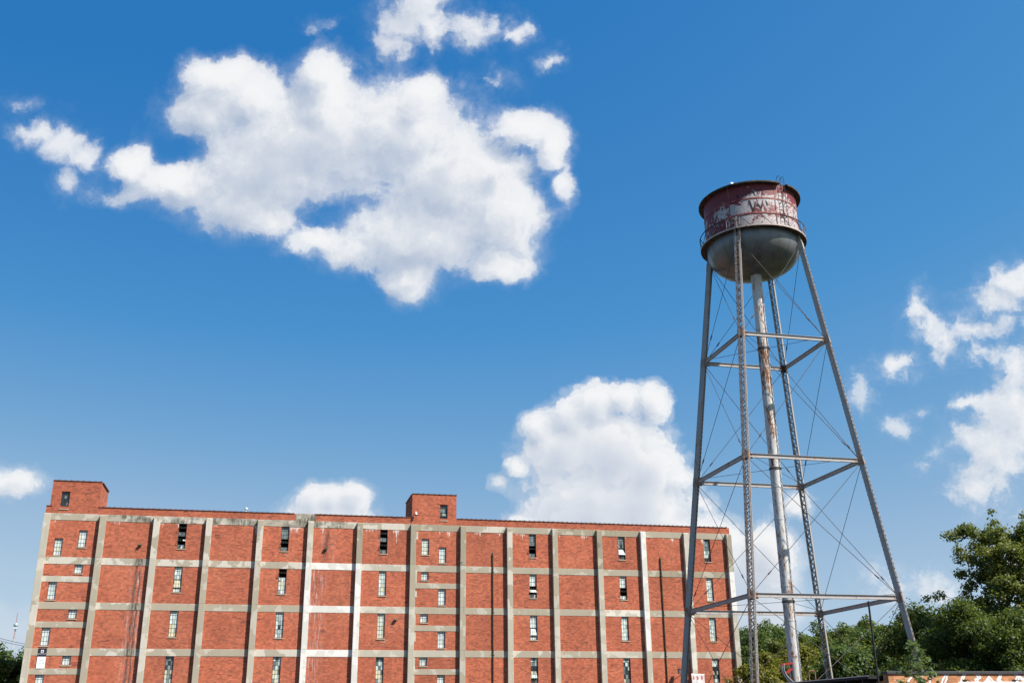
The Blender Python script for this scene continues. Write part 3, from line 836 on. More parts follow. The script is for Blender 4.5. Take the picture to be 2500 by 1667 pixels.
PH_L, PH_R = (0.985, 1.73, 21.10, 22.70), (36.585, 37.34, 21.15, 22.73)
penthouse(0.12, 4.38, 23.70, 4.6, PH_L)
penthouse(33.77, 38.24, 23.70, 5.2, PH_R)
window(*PH_L, 3, 5, ['ddd', 'dgd', 'ddd', 'ddg', 'ddd'])
window(*PH_R, 3, 4, ['ddd', 'ggd', 'dgg', 'ddd'], ((2, 2, 14),))
# roof, end walls and back wall
m = MB(); m.box(XL + 0.3, XR - 0.3, 0.335, DEPTH - 0.3, BTOP[0] - 0.4, BTOP[0] - 0.1); m.build('roof', plain('roof_felt', (0.08, 0.08, 0.08), 0.95), factory, fix=False)
for a in (XL, XR - 0.3):
    m = MB(); m.box(a, a + 0.3, 0.335, DEPTH, 0, ZPAR - 0.06); m.build('end_wall', BRICK_PLAIN, factory, fix=False)
m = MB(); m.box(XL + 0.3, XR - 0.3, DEPTH - 0.3, DEPTH, 0, ZPAR - 0.06); m.build('back_wall', BRICK_PLAIN, factory, fix=False)
for k in range(1, 6):
    m = MB(); m.box(XL + 0.35, XR - 0.35, 0.34, DEPTH - 0.35, BTOP[k] - 0.3, BTOP[k] - 0.02); m.build('floor_slab', CON['tan'], factory, fix=False)


def on_wall(x, y, z):
    return factory.matrix_world @ Vector((x, y, z))


bpy.context.view_layer.update()
FRZ = factory.rotation_euler.z


# crumbled brick below some sills
RUBBLE = plain('broken_brick', (0.42, 0.30, 0.22), 0.95, var=0.5, scale=9)
for (x, z, n, w_) in ((31.3, 9.45, 16, 0.26), (55.4, 13.25, 14, 0.3), (21.3, 13.55, 5, 0.2), (31.45, 13.4, 5, 0.12), (21.4, 9.35, 4, 0.15), (21.9, 17.3, 5, 0.25), (46.0, 17.35, 6, 0.25), (22.6, 16.9, 4, 0.2)):
    for q in range(n):
        bx, bz = x + random.uniform(-w_, w_), z + random.uniform(-1, 1) * (0.35 if n > 8 else 0.15)
        m = MB(); m.box(0, random.uniform(0.06, 0.16), 0, 0.04, 0, 0.05)
        o = m.build('chipped_brick', RUBBLE, factory, fix=False)
        o.location = (bx, YB - 0.014, bz); o.rotation_euler = (R(random.uniform(-12, 12)), R(random.uniform(-25, 25)), R(random.uniform(-12, 12)))

# ------------------------------------------------------------------ things fixed to the factory
PIPE = Mat('downpipe_paint', 0.6, 0.1)
_pn = PIPE.noise(PIPE.v('MULTIPLY', PIPE.o, (3, 3, 0.6)), 2.0, 6, 0.7)
PIPE.colour(PIPE.mix(PIPE.step(_pn, 0.42, 0.6), c4(0.075, 0.064, 0.030), c4(0.055, 0.032, 0.022)))
PIPE_M = PIPE.mat
for (x, zt, lb) in ((41.94, 18.05, 'olive iron downpipe on the bay right of the roof penthouse with the camera'), (59.63, 18.0, 'olive iron downpipe near the right end of the factory, left of the tower leg')):
    p = on_wall(x, YB - 0.10, 0)
    e = tag(empty('downpipe', p, FRZ), lb, 'pipe', 'downpipes on the factory front')
    m = MB(); m.tube([(0, 0, 0), (0, 0, zt - 0.25)], 0.06, 12); m.build('pipe', PIPE_M, e)
    m = MB(); m.tube([(0, 0, zt - 0.27), (0, 0.01, zt - 0.12), (0, 0.10, zt - 0.02), (0, 0.2, zt)], 0.075, 12); m.build('elbow', PIPE_M, e)
    for z in (zt - 1.6, zt - 5.5, zt - 9.5, zt - 13.5):
        m = MB(); m.tube([(0, 0, z), (0, 0, z + 0.14)], 0.078, 12); m.build('collar', PIPE_M, e)
        m = MB(); m.box(-0.16, 0.16, 0.02, 0.15, z - 0.3, z - 0.25); m.build('bracket', PIPE_M, e)

METAL_DK = plain('lamp_metal', (0.05, 0.05, 0.05), 0.5, 0.4)
METAL_GN = plain('old_lamp_metal', (0.13, 0.11, 0.07), 0.6, 0.3, var=0.4)
WHITE_PL = plain('white_plastic', (0.75, 0.75, 0.75), 0.4, 0, var=0.05)
GLASS = pane_mat('lamp_glass', (0.5, 0.5, 0.42), 0.1)


def wall_lamp(x, z, lb, mat):
    e = tag(empty('wall_lamp', on_wall(x, YB, z), FRZ), lb, 'lamp', 'lamps on the factory front')
    m = MB(); m.box(-0.09, 0.09, -0.06, 0.0, -0.12, 0.12); m.build('back_plate', mat, e, bevel=0.01)
    m = MB(); m.tube([(0, -0.05, 0.02), (0, -0.12, 0.05), (0, -0.2, 0.05)], 0.03, 8); m.build('arm', mat, e)
    m = MB()
    m.add([(-0.15, -0.32, -0.02), (0.15, -0.32, -0.02), (0.15, -0.08, -0.08), (-0.15, -0.08, -0.08), (-0.11, -0.29, 0.13), (0.11, -0.29, 0.13), (0.13, -0.08, 0.12), (-0.13, -0.08, 0.12)],
          [(3, 2, 1, 0), (4, 5, 6, 7), (0, 1, 5, 4), (1, 2, 6, 5), (2, 3, 7, 6), (3, 0, 4, 7)])
    m.build('lamp_head', mat, e, bevel=0.012)
    m = MB(); m.add([(-0.12, -0.30, -0.030), (0.12, -0.30, -0.030), (0.12, -0.10, -0.080), (-0.12, -0.10, -0.080)], [(3, 2, 1, 0)]); m.build('lens', GLASS, e)


wall_lamp(8.46, 17.93, 'small rusty wall lamp on the brick panel left of the second window column', METAL_GN)
wall_lamp(25.51, 18.0, 'dark wall lamp on the lime-streaked panel between the whitest pilasters', METAL_DK)
wall_lamp(32.42, 11.45, 'brown wall lamp beside the chipped window left of the middle stair bay', METAL_GN)

e = tag(empty('floodlight', on_wall(61.45, YB, 6.75), FRZ), 'grey floodlight on a bent arm low on the wall beside the left tower leg', 'lamp')
m = MB(); m.box(-0.08, 0.08, -0.05, 0, -0.1, 0.1); m.build('back_plate', METAL_DK, e)
m = MB(); m.tube([(0, -0.04, 0), (-0.12, -0.3, 0.10), (-0.4, -0.55, 0.16), (-0.62, -0.6, 0.16)], 0.028, 8); m.build('arm', METAL_DK, e)
m = MB(); m.box(-0.84, -0.62, -0.78, -0.48, -0.22, 0.2); m.build('lamp_housing', plain('floodlight_grey', (0.10, 0.12, 0.14), 0.5, 0.3), e, bevel=0.02)
m = MB(); m.box(-0.81, -0.65, -0.75, -0.51, -0.235, -0.22); m.build('lens', GLASS, e)
m = MB(); m.box(-0.88, -0.58, -0.82, -0.44, 0.2, 0.24); m.build('hood', METAL_DK, e)

e = tag(empty('security_camera', on_wall(34.12, YB, 21.72), FRZ), 'white dome security camera on the corner of the middle roof penthouse', 'camera')
m = MB(); m.box(-0.06, 0.06, -0.05, 0, -0.02, 0.14); m.build('back_plate', WHITE_PL, e)
m = MB(); m.tube([(0, -0.04, 0.1), (0, -0.2, 0.16), (0, -0.32, 0.12), (0, -0.34, 0.02)], 0.04, 8); m.build('arm', WHITE_PL, e)
m = MB(); m.lathe([(0.0, 0.05), (0.10, 0.04), (0.125, -0.04), (0.125, -0.16)], 20); o = m.build('housing', WHITE_PL, e); o.location = (0, -0.34, 0)
m = MB(); m.lathe([(0.12, -0.16), (0.105, -0.22), (0.06, -0.27), (0.0, -0.285)], 20); o = m.build('dome', PANES['dark'], e); o.location = (0, -0.34, 0)

e = tag(empty('roof_vent', on_wall(17.72, 1.1, BTOP[0] - 0.1), FRZ), 'small white vent pipe poking above the parapet', 'vent')
m = MB(); m.tube([(0, 0, 0), (0, 0, 1.25)], 0.07, 10); m.build('pipe', WHITE_PL, e)
m = MB(); m.lathe([(0.0, 1.42), (0.16, 1.36), (0.17, 1.24), (0.09, 1.2), (0.0, 1.2)], 14); m.build('cowl', WHITE_PL, e)

# lease sign
e = tag(empty('lease_sign', on_wall(0.905, -0.03, 6.96), FRZ), 'white and navy FOR LEASE banner at the left end of the factory', 'sign')
NAVY = plain('sign_navy', (0.018, 0.020, 0.038), 0.6, var=0.08)
SIGNW = plain('sign_white', (0.78, 0.78, 0.80), 0.6, var=0.03)
SIGNG = plain('sign_grey', (0.45, 0.46, 0.48), 0.6, var=0.03)
m = MB(); m.box(0, 0.70, -0.012, 0.012, 0, 0.99); m.build('white_panel', SIGNW, e, fix=False)
m = MB(); m.box(-0.004, 0.704, -0.014, 0.014, 0.99, 1.70); m.build('navy_panel', NAVY, e, fix=False)
lg = MB()
for a, b, c, d in ((0.235, 0.455, 1.50, 1.555), (0.40, 0.455, 1.33, 1.50), (0.235, 0.29, 1.42, 1.50), (0.235, 0.34, 1.33, 1.385), (0.235, 0.27, 1.385, 1.40), (0.36, 0.40, 1.33, 1.36)):
    lg.box(a, b, -0.020, -0.0141, c, d)
lg.build('logo', SIGNW, e, fix=False)


def sign_text(body, size, mat, x, z, y, spacing=1.0, name='lettering'):
    t = text_mesh(body, size, mat, e, name, spacing=spacing)
    t.location = (x, y, z); t.rotation_euler = (R(90), 0, 0)


sign_text('BLOCK+LOT', 0.115, SIGNW, 0.35, 1.19, -0.018)
sign_text('FOR', 0.15, NAVY, 0.35, 0.60, -0.016, 1.5)
sign_text('LEASE', 0.15, NAVY, 0.35, 0.41, -0.016, 1.5)
mm_ = MB()
for k in range(12):
    if k in (3, 7): continue
    mm_.box(0.07 + k * 0.047, 0.105 + k * 0.047, -0.0155, -0.0121, 0.27, 0.30)
mm_.build('phone_line', SIGNG, e, fix=False)

# pasted sheet on the pilaster behind the tower leg
e = tag(empty('banner', on_wall(62.05, -PROUD - 0.06, 4.2), FRZ), 'pale printed banner with red marks across the pilaster beside the left tower leg', 'banner')
BAN = Mat('banner_print', 0.8, 0, 0.2)
bx_, by_, bz_ = BAN.sep(BAN.o)
bl = BAN.noise(BAN.o, 5.0, 5, 0.65)
cb = BAN.mix(BAN.step(bl, 0.5, 0.66), c4(0.62, 0.59, 0.58), c4(0.50, 0.47, 0.49))
cb = BAN.mix(BAN.m('MULTIPLY', BAN.step(bz_, 1.65, 1.55), BAN.step(BAN.noise(BAN.o, 9.0, 3, 0.6), 0.5, 0.58, 0.0, 0.7)), cb, c4(0.36, 0.34, 0.38))
BAN.colour(cb)
vs, fs = [], []
nx, nz = 14, 20
for j in range(nz + 1):
    for i in range(nx + 1):
        u, v = i / nx, j / nz
        vs.append((u * 1.38, 0.02 * math.sin(u * 9) + 0.03 * math.sin(v * 7 + u * 3), v * 2.36 - 0.05 * math.sin(u * math.pi) * v + 0.03 * math.sin(u * 12) * v))
for j in range(nz):
    for i in range(nx): fs.append((j * (nx + 1) + i, j * (nx + 1) + i + 1, (j + 1) * (nx + 1) + i + 1, (j + 1) * (nx + 1) + i))
m = MB(); m.add(vs, fs, True); o = m.build('sheet', BAN.mat, e, fix=False); sm = o.modifiers.new('thick', 'SOLIDIFY'); sm.thickness = 0.006
REDP = plain('red_print', (0.50, 0.10, 0.10), 0.7, var=0.3)
for (cx, cz) in ((0.2, 2.0), (0.62, 1.98), (1.08, 2.0)):
    m = MB()
    pts = [(-0.09, 0.05), (0, 0.2), (0.1, 0.04), (0.16, -0.08), (0.05, -0.2), (-0.08, -0.22), (-0.04, -0.05)]
    m.add([(cx + a, 0.02 * math.sin((cx + a) / 1.38 * 9) + 0.03 * math.sin((cz + b) / 2.36 * 7 + (cx + a) / 1.38 * 3) - 0.008, cz + b) for a, b in pts], [tuple(range(7))]); m.build('printed_mark', REDP, e)

# ------------------------------------------------------------------ the water tower
TX, TY, TPHI = 19.742, 77.0, R(-31.745)
tower = empty('water_tower', (TX, TY, 0), -TPHI * -1)
tower.rotation_euler = (0, 0, TPHI)
tag(tower, 'tall rusty water tower on four latticed legs, red and white tank with grey bowl', 'water tower')
ZA, ZB, ZC, ZTOP = 29.12, 19.505, 9.753, 38.16
RW, RCAT, RLIP, ZLIP = 3.71, 4.21, 4.12, 42.0


def LR(z): return 8.9066 - 0.14269 * (z - 1.7)      # distance of the legs from the axis


LDIR = {'front': Vector((0, -1, 0)), 'right': Vector((1, 0, 0)), 'back': Vector((0, 1, 0)), 'left': Vector((-1, 0, 0))}


def leg_pt(l, z): return LDIR[l] * LR(z) + Vector((0, 0, z))


# galvanised paint with rust: amount rises with `amt`
def rusty_paint(name, base, amt, scale=1.0, rough=0.55, stretch=0.35, bands=None, metal=0.0, frag=0.55):
    m = Mat(name, rough, metal, 0.4)
    x, y, z = m.sep(m.o)
    st = m.v('MULTIPLY', m.o, (1.0, 1.0, stretch))
    n1 = m.noise(st, 1.6 * scale, 7, 0.68)
    n2 = m.noise(st, 9.0 * scale, 6, 0.7)
    n3 = m.noise(m.v('MULTIPLY', m.o, (1, 1, 0.15)), 5.0 * scale, 4, 0.6)
    base_c = m.mix(n3, c4(*[q * 0.80 for q in base]), c4(*[min(q * 1.12, 1) for q in base]))
    r = m.m('MULTIPLY_ADD', m.m('SUBTRACT', n2, 0.5), frag, n1)
    if bands:
        add = None
        for (z0, z1, k) in bands:
            q = m.m('MULTIPLY', m.m('MULTIPLY', m.step(z, z0 - 2.5, z0 + 1.5), m.step(z, z1 + 2.5, z1 - 1.5)), k)
            add = q if add is None else m.m('ADD', add, q)
        r = m.m('ADD', r, add)
    e0 = 0.72 - amt * 0.3
    mask = m.step(r, e0, e0 + 0.07)
    rustc = m.mix(n2, c4(0.05, 0.022, 0.014), c4(0.33, 0.13, 0.05))
    c = m.mix(m.step(r, e0 - 0.12, e0, 0.0, 0.45), base_c, c4(0.42, 0.24, 0.13))
    c = m.mix(mask, c, rustc)
    m.colour(c)
    m.rough(m.m('MULTIPLY_ADD', mask, 0.35, rough))
    m.bump(m.m('ADD', m.m('MULTIPLY', mask, 0.5), n2), 0.006, 0.4)
    return m.mat


LEGP = rusty_paint('leg_paint', (0.32, 0.325, 0.33), 0.32, 2.0)
LACE = rusty_paint('lacing_paint', (0.24, 0.215, 0.205), 0.60, 3.0)
STRUT = rusty_paint('strut_paint', (0.38, 0.37, 0.365), 0.36, 2.2, stretch=1.0)
RODM = rusty_paint('rod_rust', (0.050, 0.044, 0.042), 0.12, 4.0)
RISER = rusty_paint('riser_paint', (0.58, 0.59, 0.59), 0.36, 1.5, bands=((20.5, 30.5, 0.09), (26.5, 28.6, 0.09), (7.0, 19.0, 0.045)), stretch=0.22, frag=1.1)
BOWL = Mat('bowl_paint', 0.36, 0.25, 0.5)
bxx = BOWL.noise(BOWL.v('MULTIPLY', BOWL.o, (1, 1, 0.45)), 0.9, 7, 0.65)
bfy = BOWL.noise(BOWL.v('MULTIPLY', BOWL.o, (2.2, 2.2, 0.25)), 2.4, 6, 0.7)
cc = BOWL.mix(bfy, c4(0.112, 0.119, 0.125), c4(0.20, 0.21, 0.22))
cc = BOWL.mix(BOWL.step(bxx, 0.52, 0.70, 0.0, 0.6), cc, c4(0.055, 0.050, 0.040))
cc = BOWL.mix(BOWL.step(bfy, 0.63, 0.72, 0.0, 0.75), cc, c4(0.09, 0.06, 0.035))
bz2 = BOWL.sep(BOWL.o)[2]
cc = BOWL.mix(BOWL.m('MULTIPLY', BOWL.step(bz2, 36.9, 35.6), BOWL.step(bxx, 0.40, 0.6, 0.25, 0.75)), cc, c4(0.055, 0.043, 0.036))
BOWL.colour(cc)
BOWL.bump(bfy, 0.01, 0.25)

# tank shell: red paint peeled to white primer, more on the plates that face the weather
TANK = Mat('tank_paint', 0.55, 0.0, 0.4)
tx, ty, tz = TANK.sep(TANK.o)
ang = TANK.m('ARCTAN2', tx, TANK.m('MULTIPLY', ty, -1.0))     # 0 towards the front leg, grows to the right
pk = TANK.xyz(TANK.m('MULTIPLY', ang, RW), tz, 0.0)
blot = TANK.noise(TANK.v('MULTIPLY', pk, (0.50, 0.62, 1)), 1.0, 4, 0.55)
frag = TANK.noise(TANK.v('MULTIPLY', pk, (2.6, 2.2, 1)), 1.0, 8, 0.74, dist=0.5)
drip = TANK.noise(TANK.v('MULTIPLY', pk, (4.2, 0.55, 1)), 1.0, 6, 0.7)
course = TANK.m('FLOOR', TANK.m('DIVIDE', TANK.m('SUBTRACT', tz, 38.2), 1.24))
plate = TANK.new('ShaderNodeTexWhiteNoise')
TANK.put(plate.inputs['Vector'], TANK.xyz(TANK.m('FLOOR', TANK.m('MULTIPLY_ADD', ang, 1.15, TANK.m('MULTIPLY', course, 0.37))), course, 2.0))
sx_ = TANK.m('SUBTRACT', 0.0, TANK.m('MULTIPLY', TANK.m('ABSOLUTE', TANK.m('SUBTRACT', ang, 1.05)), 0.12))
wh = TANK.m('ADD', TANK.m('MULTIPLY_ADD', TANK.m('SUBTRACT', frag, 0.5), 1.25, blot), TANK.m('MULTIPLY_ADD', TANK.m('SUBTRACT', plate.outputs[0], 0.5), 0.10, sx_))
wh = TANK.m('ADD', wh, TANK.step(tz, 41.8, 40.2, -0.16, 0.07, ))
wmask = TANK.step(wh, 0.425, 0.475)
redc = TANK.mix(frag, c4(0.095, 0.011, 0.015), c4(0.19, 0.023, 0.030))
redc = TANK.mix(TANK.step(drip, 0.55, 0.72, 0.0, 0.5), redc, c4(0.09, 0.012, 0.016))
whc = TANK.mix(drip, c4(0.32, 0.295, 0.30), c4(0.53, 0.515, 0.52))
whc = TANK.mix(TANK.step(drip, 0.48, 0.66, 0.0, 0.75), whc, c4(0.27, 0.24, 0.24))
whc = TANK.mix(TANK.step(TANK.noise(TANK.v('MULTIPLY', pk, (9, 7, 1)), 1.0, 4, 0.6), 0.52, 0.64, 0.0, 0.85), whc, c4(0.26, 0.055, 0.06))
tcol = TANK.mix(wmask, redc, whc)
tcol = TANK.mix(TANK.step(TANK.noise(TANK.v('MULTIPLY', pk, (1.5, 0.5, 1)), 1.0, 6, 0.75), 0.64, 0.75, 0.0, 0.8), tcol, c4(0.10, 0.045, 0.03))
TANK.colour(tcol)
TANK.bump(TANK.m('MULTIPLY_ADD', wmask, -0.4, frag), 0.008, 0.4)
TANKRED = rusty_paint('tank_red_trim', (0.24, 0.03, 0.035), 0.35, 2.0)
RUSTDK = rusty_paint('dark_rust', (0.035, 0.028, 0.026), 0.25, 2.0, rough=0.8)

# --- tank
m = MB()
m.lathe([(RW, ZTOP - 0.02), (RW, ZTOP + 1.28), (RW + 0.012, ZTOP + 1.281), (RW + 0.012, ZTOP + 2.56), (RW + 0.024, ZTOP + 2.561), (RW + 0.024, ZLIP)], 128)
shell = m.build('tank_shell', TANK.mat, tower)
for z, r in ((ZTOP + 1.28, RW + 0.012), (ZTOP + 2.56, RW + 0.024)):
    m = MB(); m.lathe([(r, z - 0.06), (r + 0.016, z - 0.055), (r + 0.016, z + 0.055), (r, z + 0.06)], 128); m.build('plate_seam', TANKRED, shell)
for a in (-0.12, 0.88, -1.12, 1.75, -2.1, 2.7):
    m = MB()
    d = Vector((math.sin(a), -math.cos(a), 0)); t = Vector((math.cos(a), math.sin(a), 0))
    for q in (0,):
        c0 = d * (RW + 0.03) + Vector((0, 0, ZTOP)); c1 = d * (RW + 0.03) + Vector((0, 0, ZLIP - 0.02))
        m.bar(c0, c1, 0.07, 0.03, ref=d)
    m.build('vertical_seam', TANKRED, shell)
# what is left of the lettering
LETTER = plain('letter_black', (0.022, 0.016, 0.018), 0.7, var=0.4)


def on_tank(a, z, off): return (math.sin(a) * (RW + off), -math.cos(a) * (RW + off), z)


def stroke(poly):
    """flat letter fragment wrapped on the shell; poly in (metres right of the letter, z)"""
    m = MB()
    pts = [on_tank(LET_A + u / RW, z, 0.030) for u, z in poly]
    back = [on_tank(LET_A + u / RW, z, 0.020) for u, z in poly]
    n = len(poly)
    m.add(pts + back, [tuple(range(n)), tuple(reversed(range(n, 2 * n)))] + [(k, (k + 1) % n, n + (k + 1) % n, n + k) for k in range(n)])
    m.build('letter_stroke', LETTER, shell)


LET_A = 0.30
zt_, zm_ = ZTOP + 2.42, ZTOP + 1.42
stroke([(-0.02, zt_ - 0.06), (0.12, zt_ - 0.02), (0.34, zm_ + 0.05), (0.26, zm_), (0.17, zm_ + 0.22)])
stroke([(0.50, zt_ - 0.16), (0.56, zt_ - 0.3), (0.38, zm_ + 0.12), (0.34, zm_ + 0.05), (0.36, zm_ + 0.3)])
stroke([(0.62, zt_ - 0.36), (0.66, zt_ - 0.26), (0.94, zm_ + 0.30), (0.92, zm_ + 0.08), (0.82, zm_ + 0.24)])
stroke([(1.10, zt_ - 0.02), (1.14, zt_ - 0.18), (1.0, zm_ + 0.30), (0.95, zm_ + 0.22), (0.98, zm_ + 0.45)])
stroke([(1.32, zt_ - 0.08), (1.42, zt_ - 0.16), (1.50, zm_ + 0.62), (1.44, zm_ + 0.42), (1.36, zm_ + 0.55)])
stroke([(-0.9, zt_ + 0.62), (-0.78, zt_ + 0.7), (-0.70, zt_ + 0.30), (-0.78, zt_ + 0.26)])
stroke([(0.30, zt_ + 0.75), (0.40, zt_ + 0.8), (0.62, zt_ + 0.32), (0.52, zt_ + 0.30)])
stroke([(0.98, zt_ + 0.92), (1.08, zt_ + 0.88), (1.26, zt_ + 0.36), (1.14, zt_ + 0.42)])
stroke([(0.74, zt_ + 0.84), (0.82, zt_ + 0.86), (0.80, zt_ + 0.5), (0.72, zt_ + 0.48)])

# roof with its overhanging eave; a notch is left open where the ladder passes
GAP0, GAP1 = 0.98, 1.16                       # angle of the notch, from the front leg to the right
m = MB()
A0, A1 = -math.pi / 2 + GAP1, -math.pi / 2 + GAP0 + 2 * math.pi
m.lathe([(RW + 0.0, ZLIP - 0.01), (RLIP, ZLIP - 0.03), (RLIP, ZLIP + 0.09), (RW, ZLIP + 0.16)], 128, False, A0, A1)
m.build('eave', RUSTDK, tower)
m = MB(); m.lathe([(RW + 0.02, ZLIP - 0.008), (RW + 0.02, ZLIP + 0.155), (2.0, ZLIP + 0.75), (0.0, ZLIP + 1.15)], 96); m.build('tank_roof', RUSTDK, tower)
m = MB()
for k in range(9):
    a = math.pi / 2 * k / 8
m.lathe([(0.0, ZLIP + 0.42), (0.10, ZLIP + 0.40), (0.17, ZLIP + 0.30), (0.17, ZLIP + 0.16), (0.0, ZLIP + 0.10)], 20)
o = m.build('roof_light', WHITE_PL, tower); a = -0.02; o.location = (math.sin(a) * 3.75, -math.cos(a) * 3.75, 0.0)

# --- bowl and riser
BD = 2.52
m = MB()
SE = 2 / 2.5                                  # a full-bellied bowl, rounder at the rim than an ellipse
bowl_pt = lambda t: (RW * math.sin(t * math.pi / 2) ** SE if t > 0 else 0.0, ZTOP - 0.02 - BD * max(math.cos(t * math.pi / 2), 0.0) ** SE)
m.lathe([bowl_pt(k / 40) for k in range(41)], 128)
bowl = m.build('tank_bowl', BOWL.mat, tower)
for k in range(12):
    a = 2 * math.pi * (k + 0.3) / 12
    m = MB()
    pts = [(bowl_pt(t)[0] * math.cos(a) * 1.002, bowl_pt(t)[0] * math.sin(a) * 1.002, bowl_pt(t)[1] - 0.004) for t in [0.25 + 0.74 * q / 16 for q in range(17)]]
    m.tube(pts, 0.012, 6); m.build('bowl_seam', BOWL.mat, bowl)
RR = 0.42
prof = [(RR, 0.0)]
z = 1.4
while z < ZTOP - BD - 0.2:
    prof += [(RR, z - 0.05), (RR + 0.016, z - 0.045), (RR + 0.016, z + 0.045), (RR, z + 0.05)]
    z += 2.42
prof.append((RR, ZTOP - BD + 0.15))
m = MB(); m.lathe(prof, 40); riser = m.build('riser_pipe', RISER, tower)
m = MB(); m.lathe([(RR + 0.004, ZTOP - BD + 0.01), (RR + 0.35, ZTOP - BD + 0.005), (RR + 0.35, ZTOP - BD + 0.06), (RR + 0.004, ZTOP - BD + 0.1)], 40); m.build('riser_flange', BOWL.mat, tower)

# --- catwalk
m = MB()
m.lathe([(RW - 0.01, ZTOP - 0.03), (RCAT, ZTOP - 0.03), (RCAT, ZTOP + 0.03), (RW - 0.01, ZTOP + 0.03)], 128, False); walk = m.build('catwalk', RUSTDK, tower)
TOE = rusty_paint('toe_plate_paint', (0.45, 0.38, 0.36), 0.45, 3.0)
m = MB(); m.lathe([(RCAT - 0.012, ZTOP - 0.05), (RCAT + 0.012, ZTOP - 0.05), (RCAT + 0.012, ZTOP + 0.07), (RCAT - 0.012, ZTOP + 0.07), (RCAT - 0.012, ZTOP - 0.05)], 128, False); m.build('toe_plate', TOE, walk)
ZR = ZTOP + 0.93
ring = [(RCAT * math.sin(2 * math.pi * k / 96 + 0.10), -RCAT * math.cos(2 * math.pi * k / 96 + 0.10), ZR) for k in range(95)]
m = MB(); m.tube(ring, 0.042, 6); m.build('handrail', RUSTDK, walk)
NP = 16
for k in range(NP):
    a0 = 2 * math.pi * k / NP + 0.10
    am = a0 + math.pi / NP
    a1 = a0 + 2 * math.pi / NP
    f = lambda a, z: (RCAT * math.sin(a), -RCAT * math.cos(a), z)
    m = MB(); m.bar(f(a0, ZR), f(am, ZTOP + 0.06), 0.05, 0.025); m.bar(f(am, ZTOP + 0.06), f(a1, ZR), 0.04, 0.02)
    m.build('rail_brace', RUSTDK, walk)
for a in (0.04, -0.16, 1.47, 1.67, 3.05, -1.5, -1.72, 3.25):
    m = MB()
    f = lambda z, r=RCAT: (r * math.sin(a), -r * math.cos(a), z)
    m.bar(f(ZTOP - 0.05), f(ZR + 0.05), 0.06, 0.05); m.build('rail_post', TOE, walk)

# --- tank ladder with hooped stiles over the eave
LA = (GAP0 + GAP1) / 2 - 0.005
ld = Vector((math.sin(LA), -math.cos(LA), 0)); lt = Vector((math.cos(LA), math.sin(LA), 0))
lad = MB()
for s in (-0.21, 0.21):
    b = ld * (RW + 0.24) + lt * s
    pts = [b + Vector((0, 0, z)) for z in (ZTOP + 0.05, ZTOP + 2.0, ZLIP + 0.55)]
    pts += [b - ld * q + Vector((0, 0, h)) for q, h in ((0.06, ZLIP + 0.78), (0.2, ZLIP + 0.86), (0.36, ZLIP + 0.72), (0.44, ZLIP + 0.42), (0.48, ZLIP + 0.10))]
    lad.tube(pts, 0.022, 6)
ladder = lad.build('tank_ladder', RUSTDK, tower)
z = ZTOP + 0.3
while z < ZLIP + 0.4:
    m = MB(); m.tube([ld * (RW + 0.24) - lt * 0.21 + Vector((0, 0, z)), ld * (RW + 0.24) + lt * 0.21 + Vector((0, 0, z))], 0.014, 6); m.build('rung', RUSTDK, ladder)
    z += 0.32
for z in (ZTOP + 1.15, ZTOP + 2.35, ZTOP + 3.5):
    for s in (-0.21, 0.21):
        m = MB(); m.bar(ld * RW + lt * s + Vector((0, 0, z - 0.1)), ld * (RW + 0.24) + lt * s + Vector((0, 0, z)), 0.05, 0.03); m.build('standoff', RUSTDK, ladder)

# --- legs: two channels facing each other, laced on the radial sides
LB, LT_ = 0.42, 0.36                          # box size: across (between the channels), radial depth
channel = {}


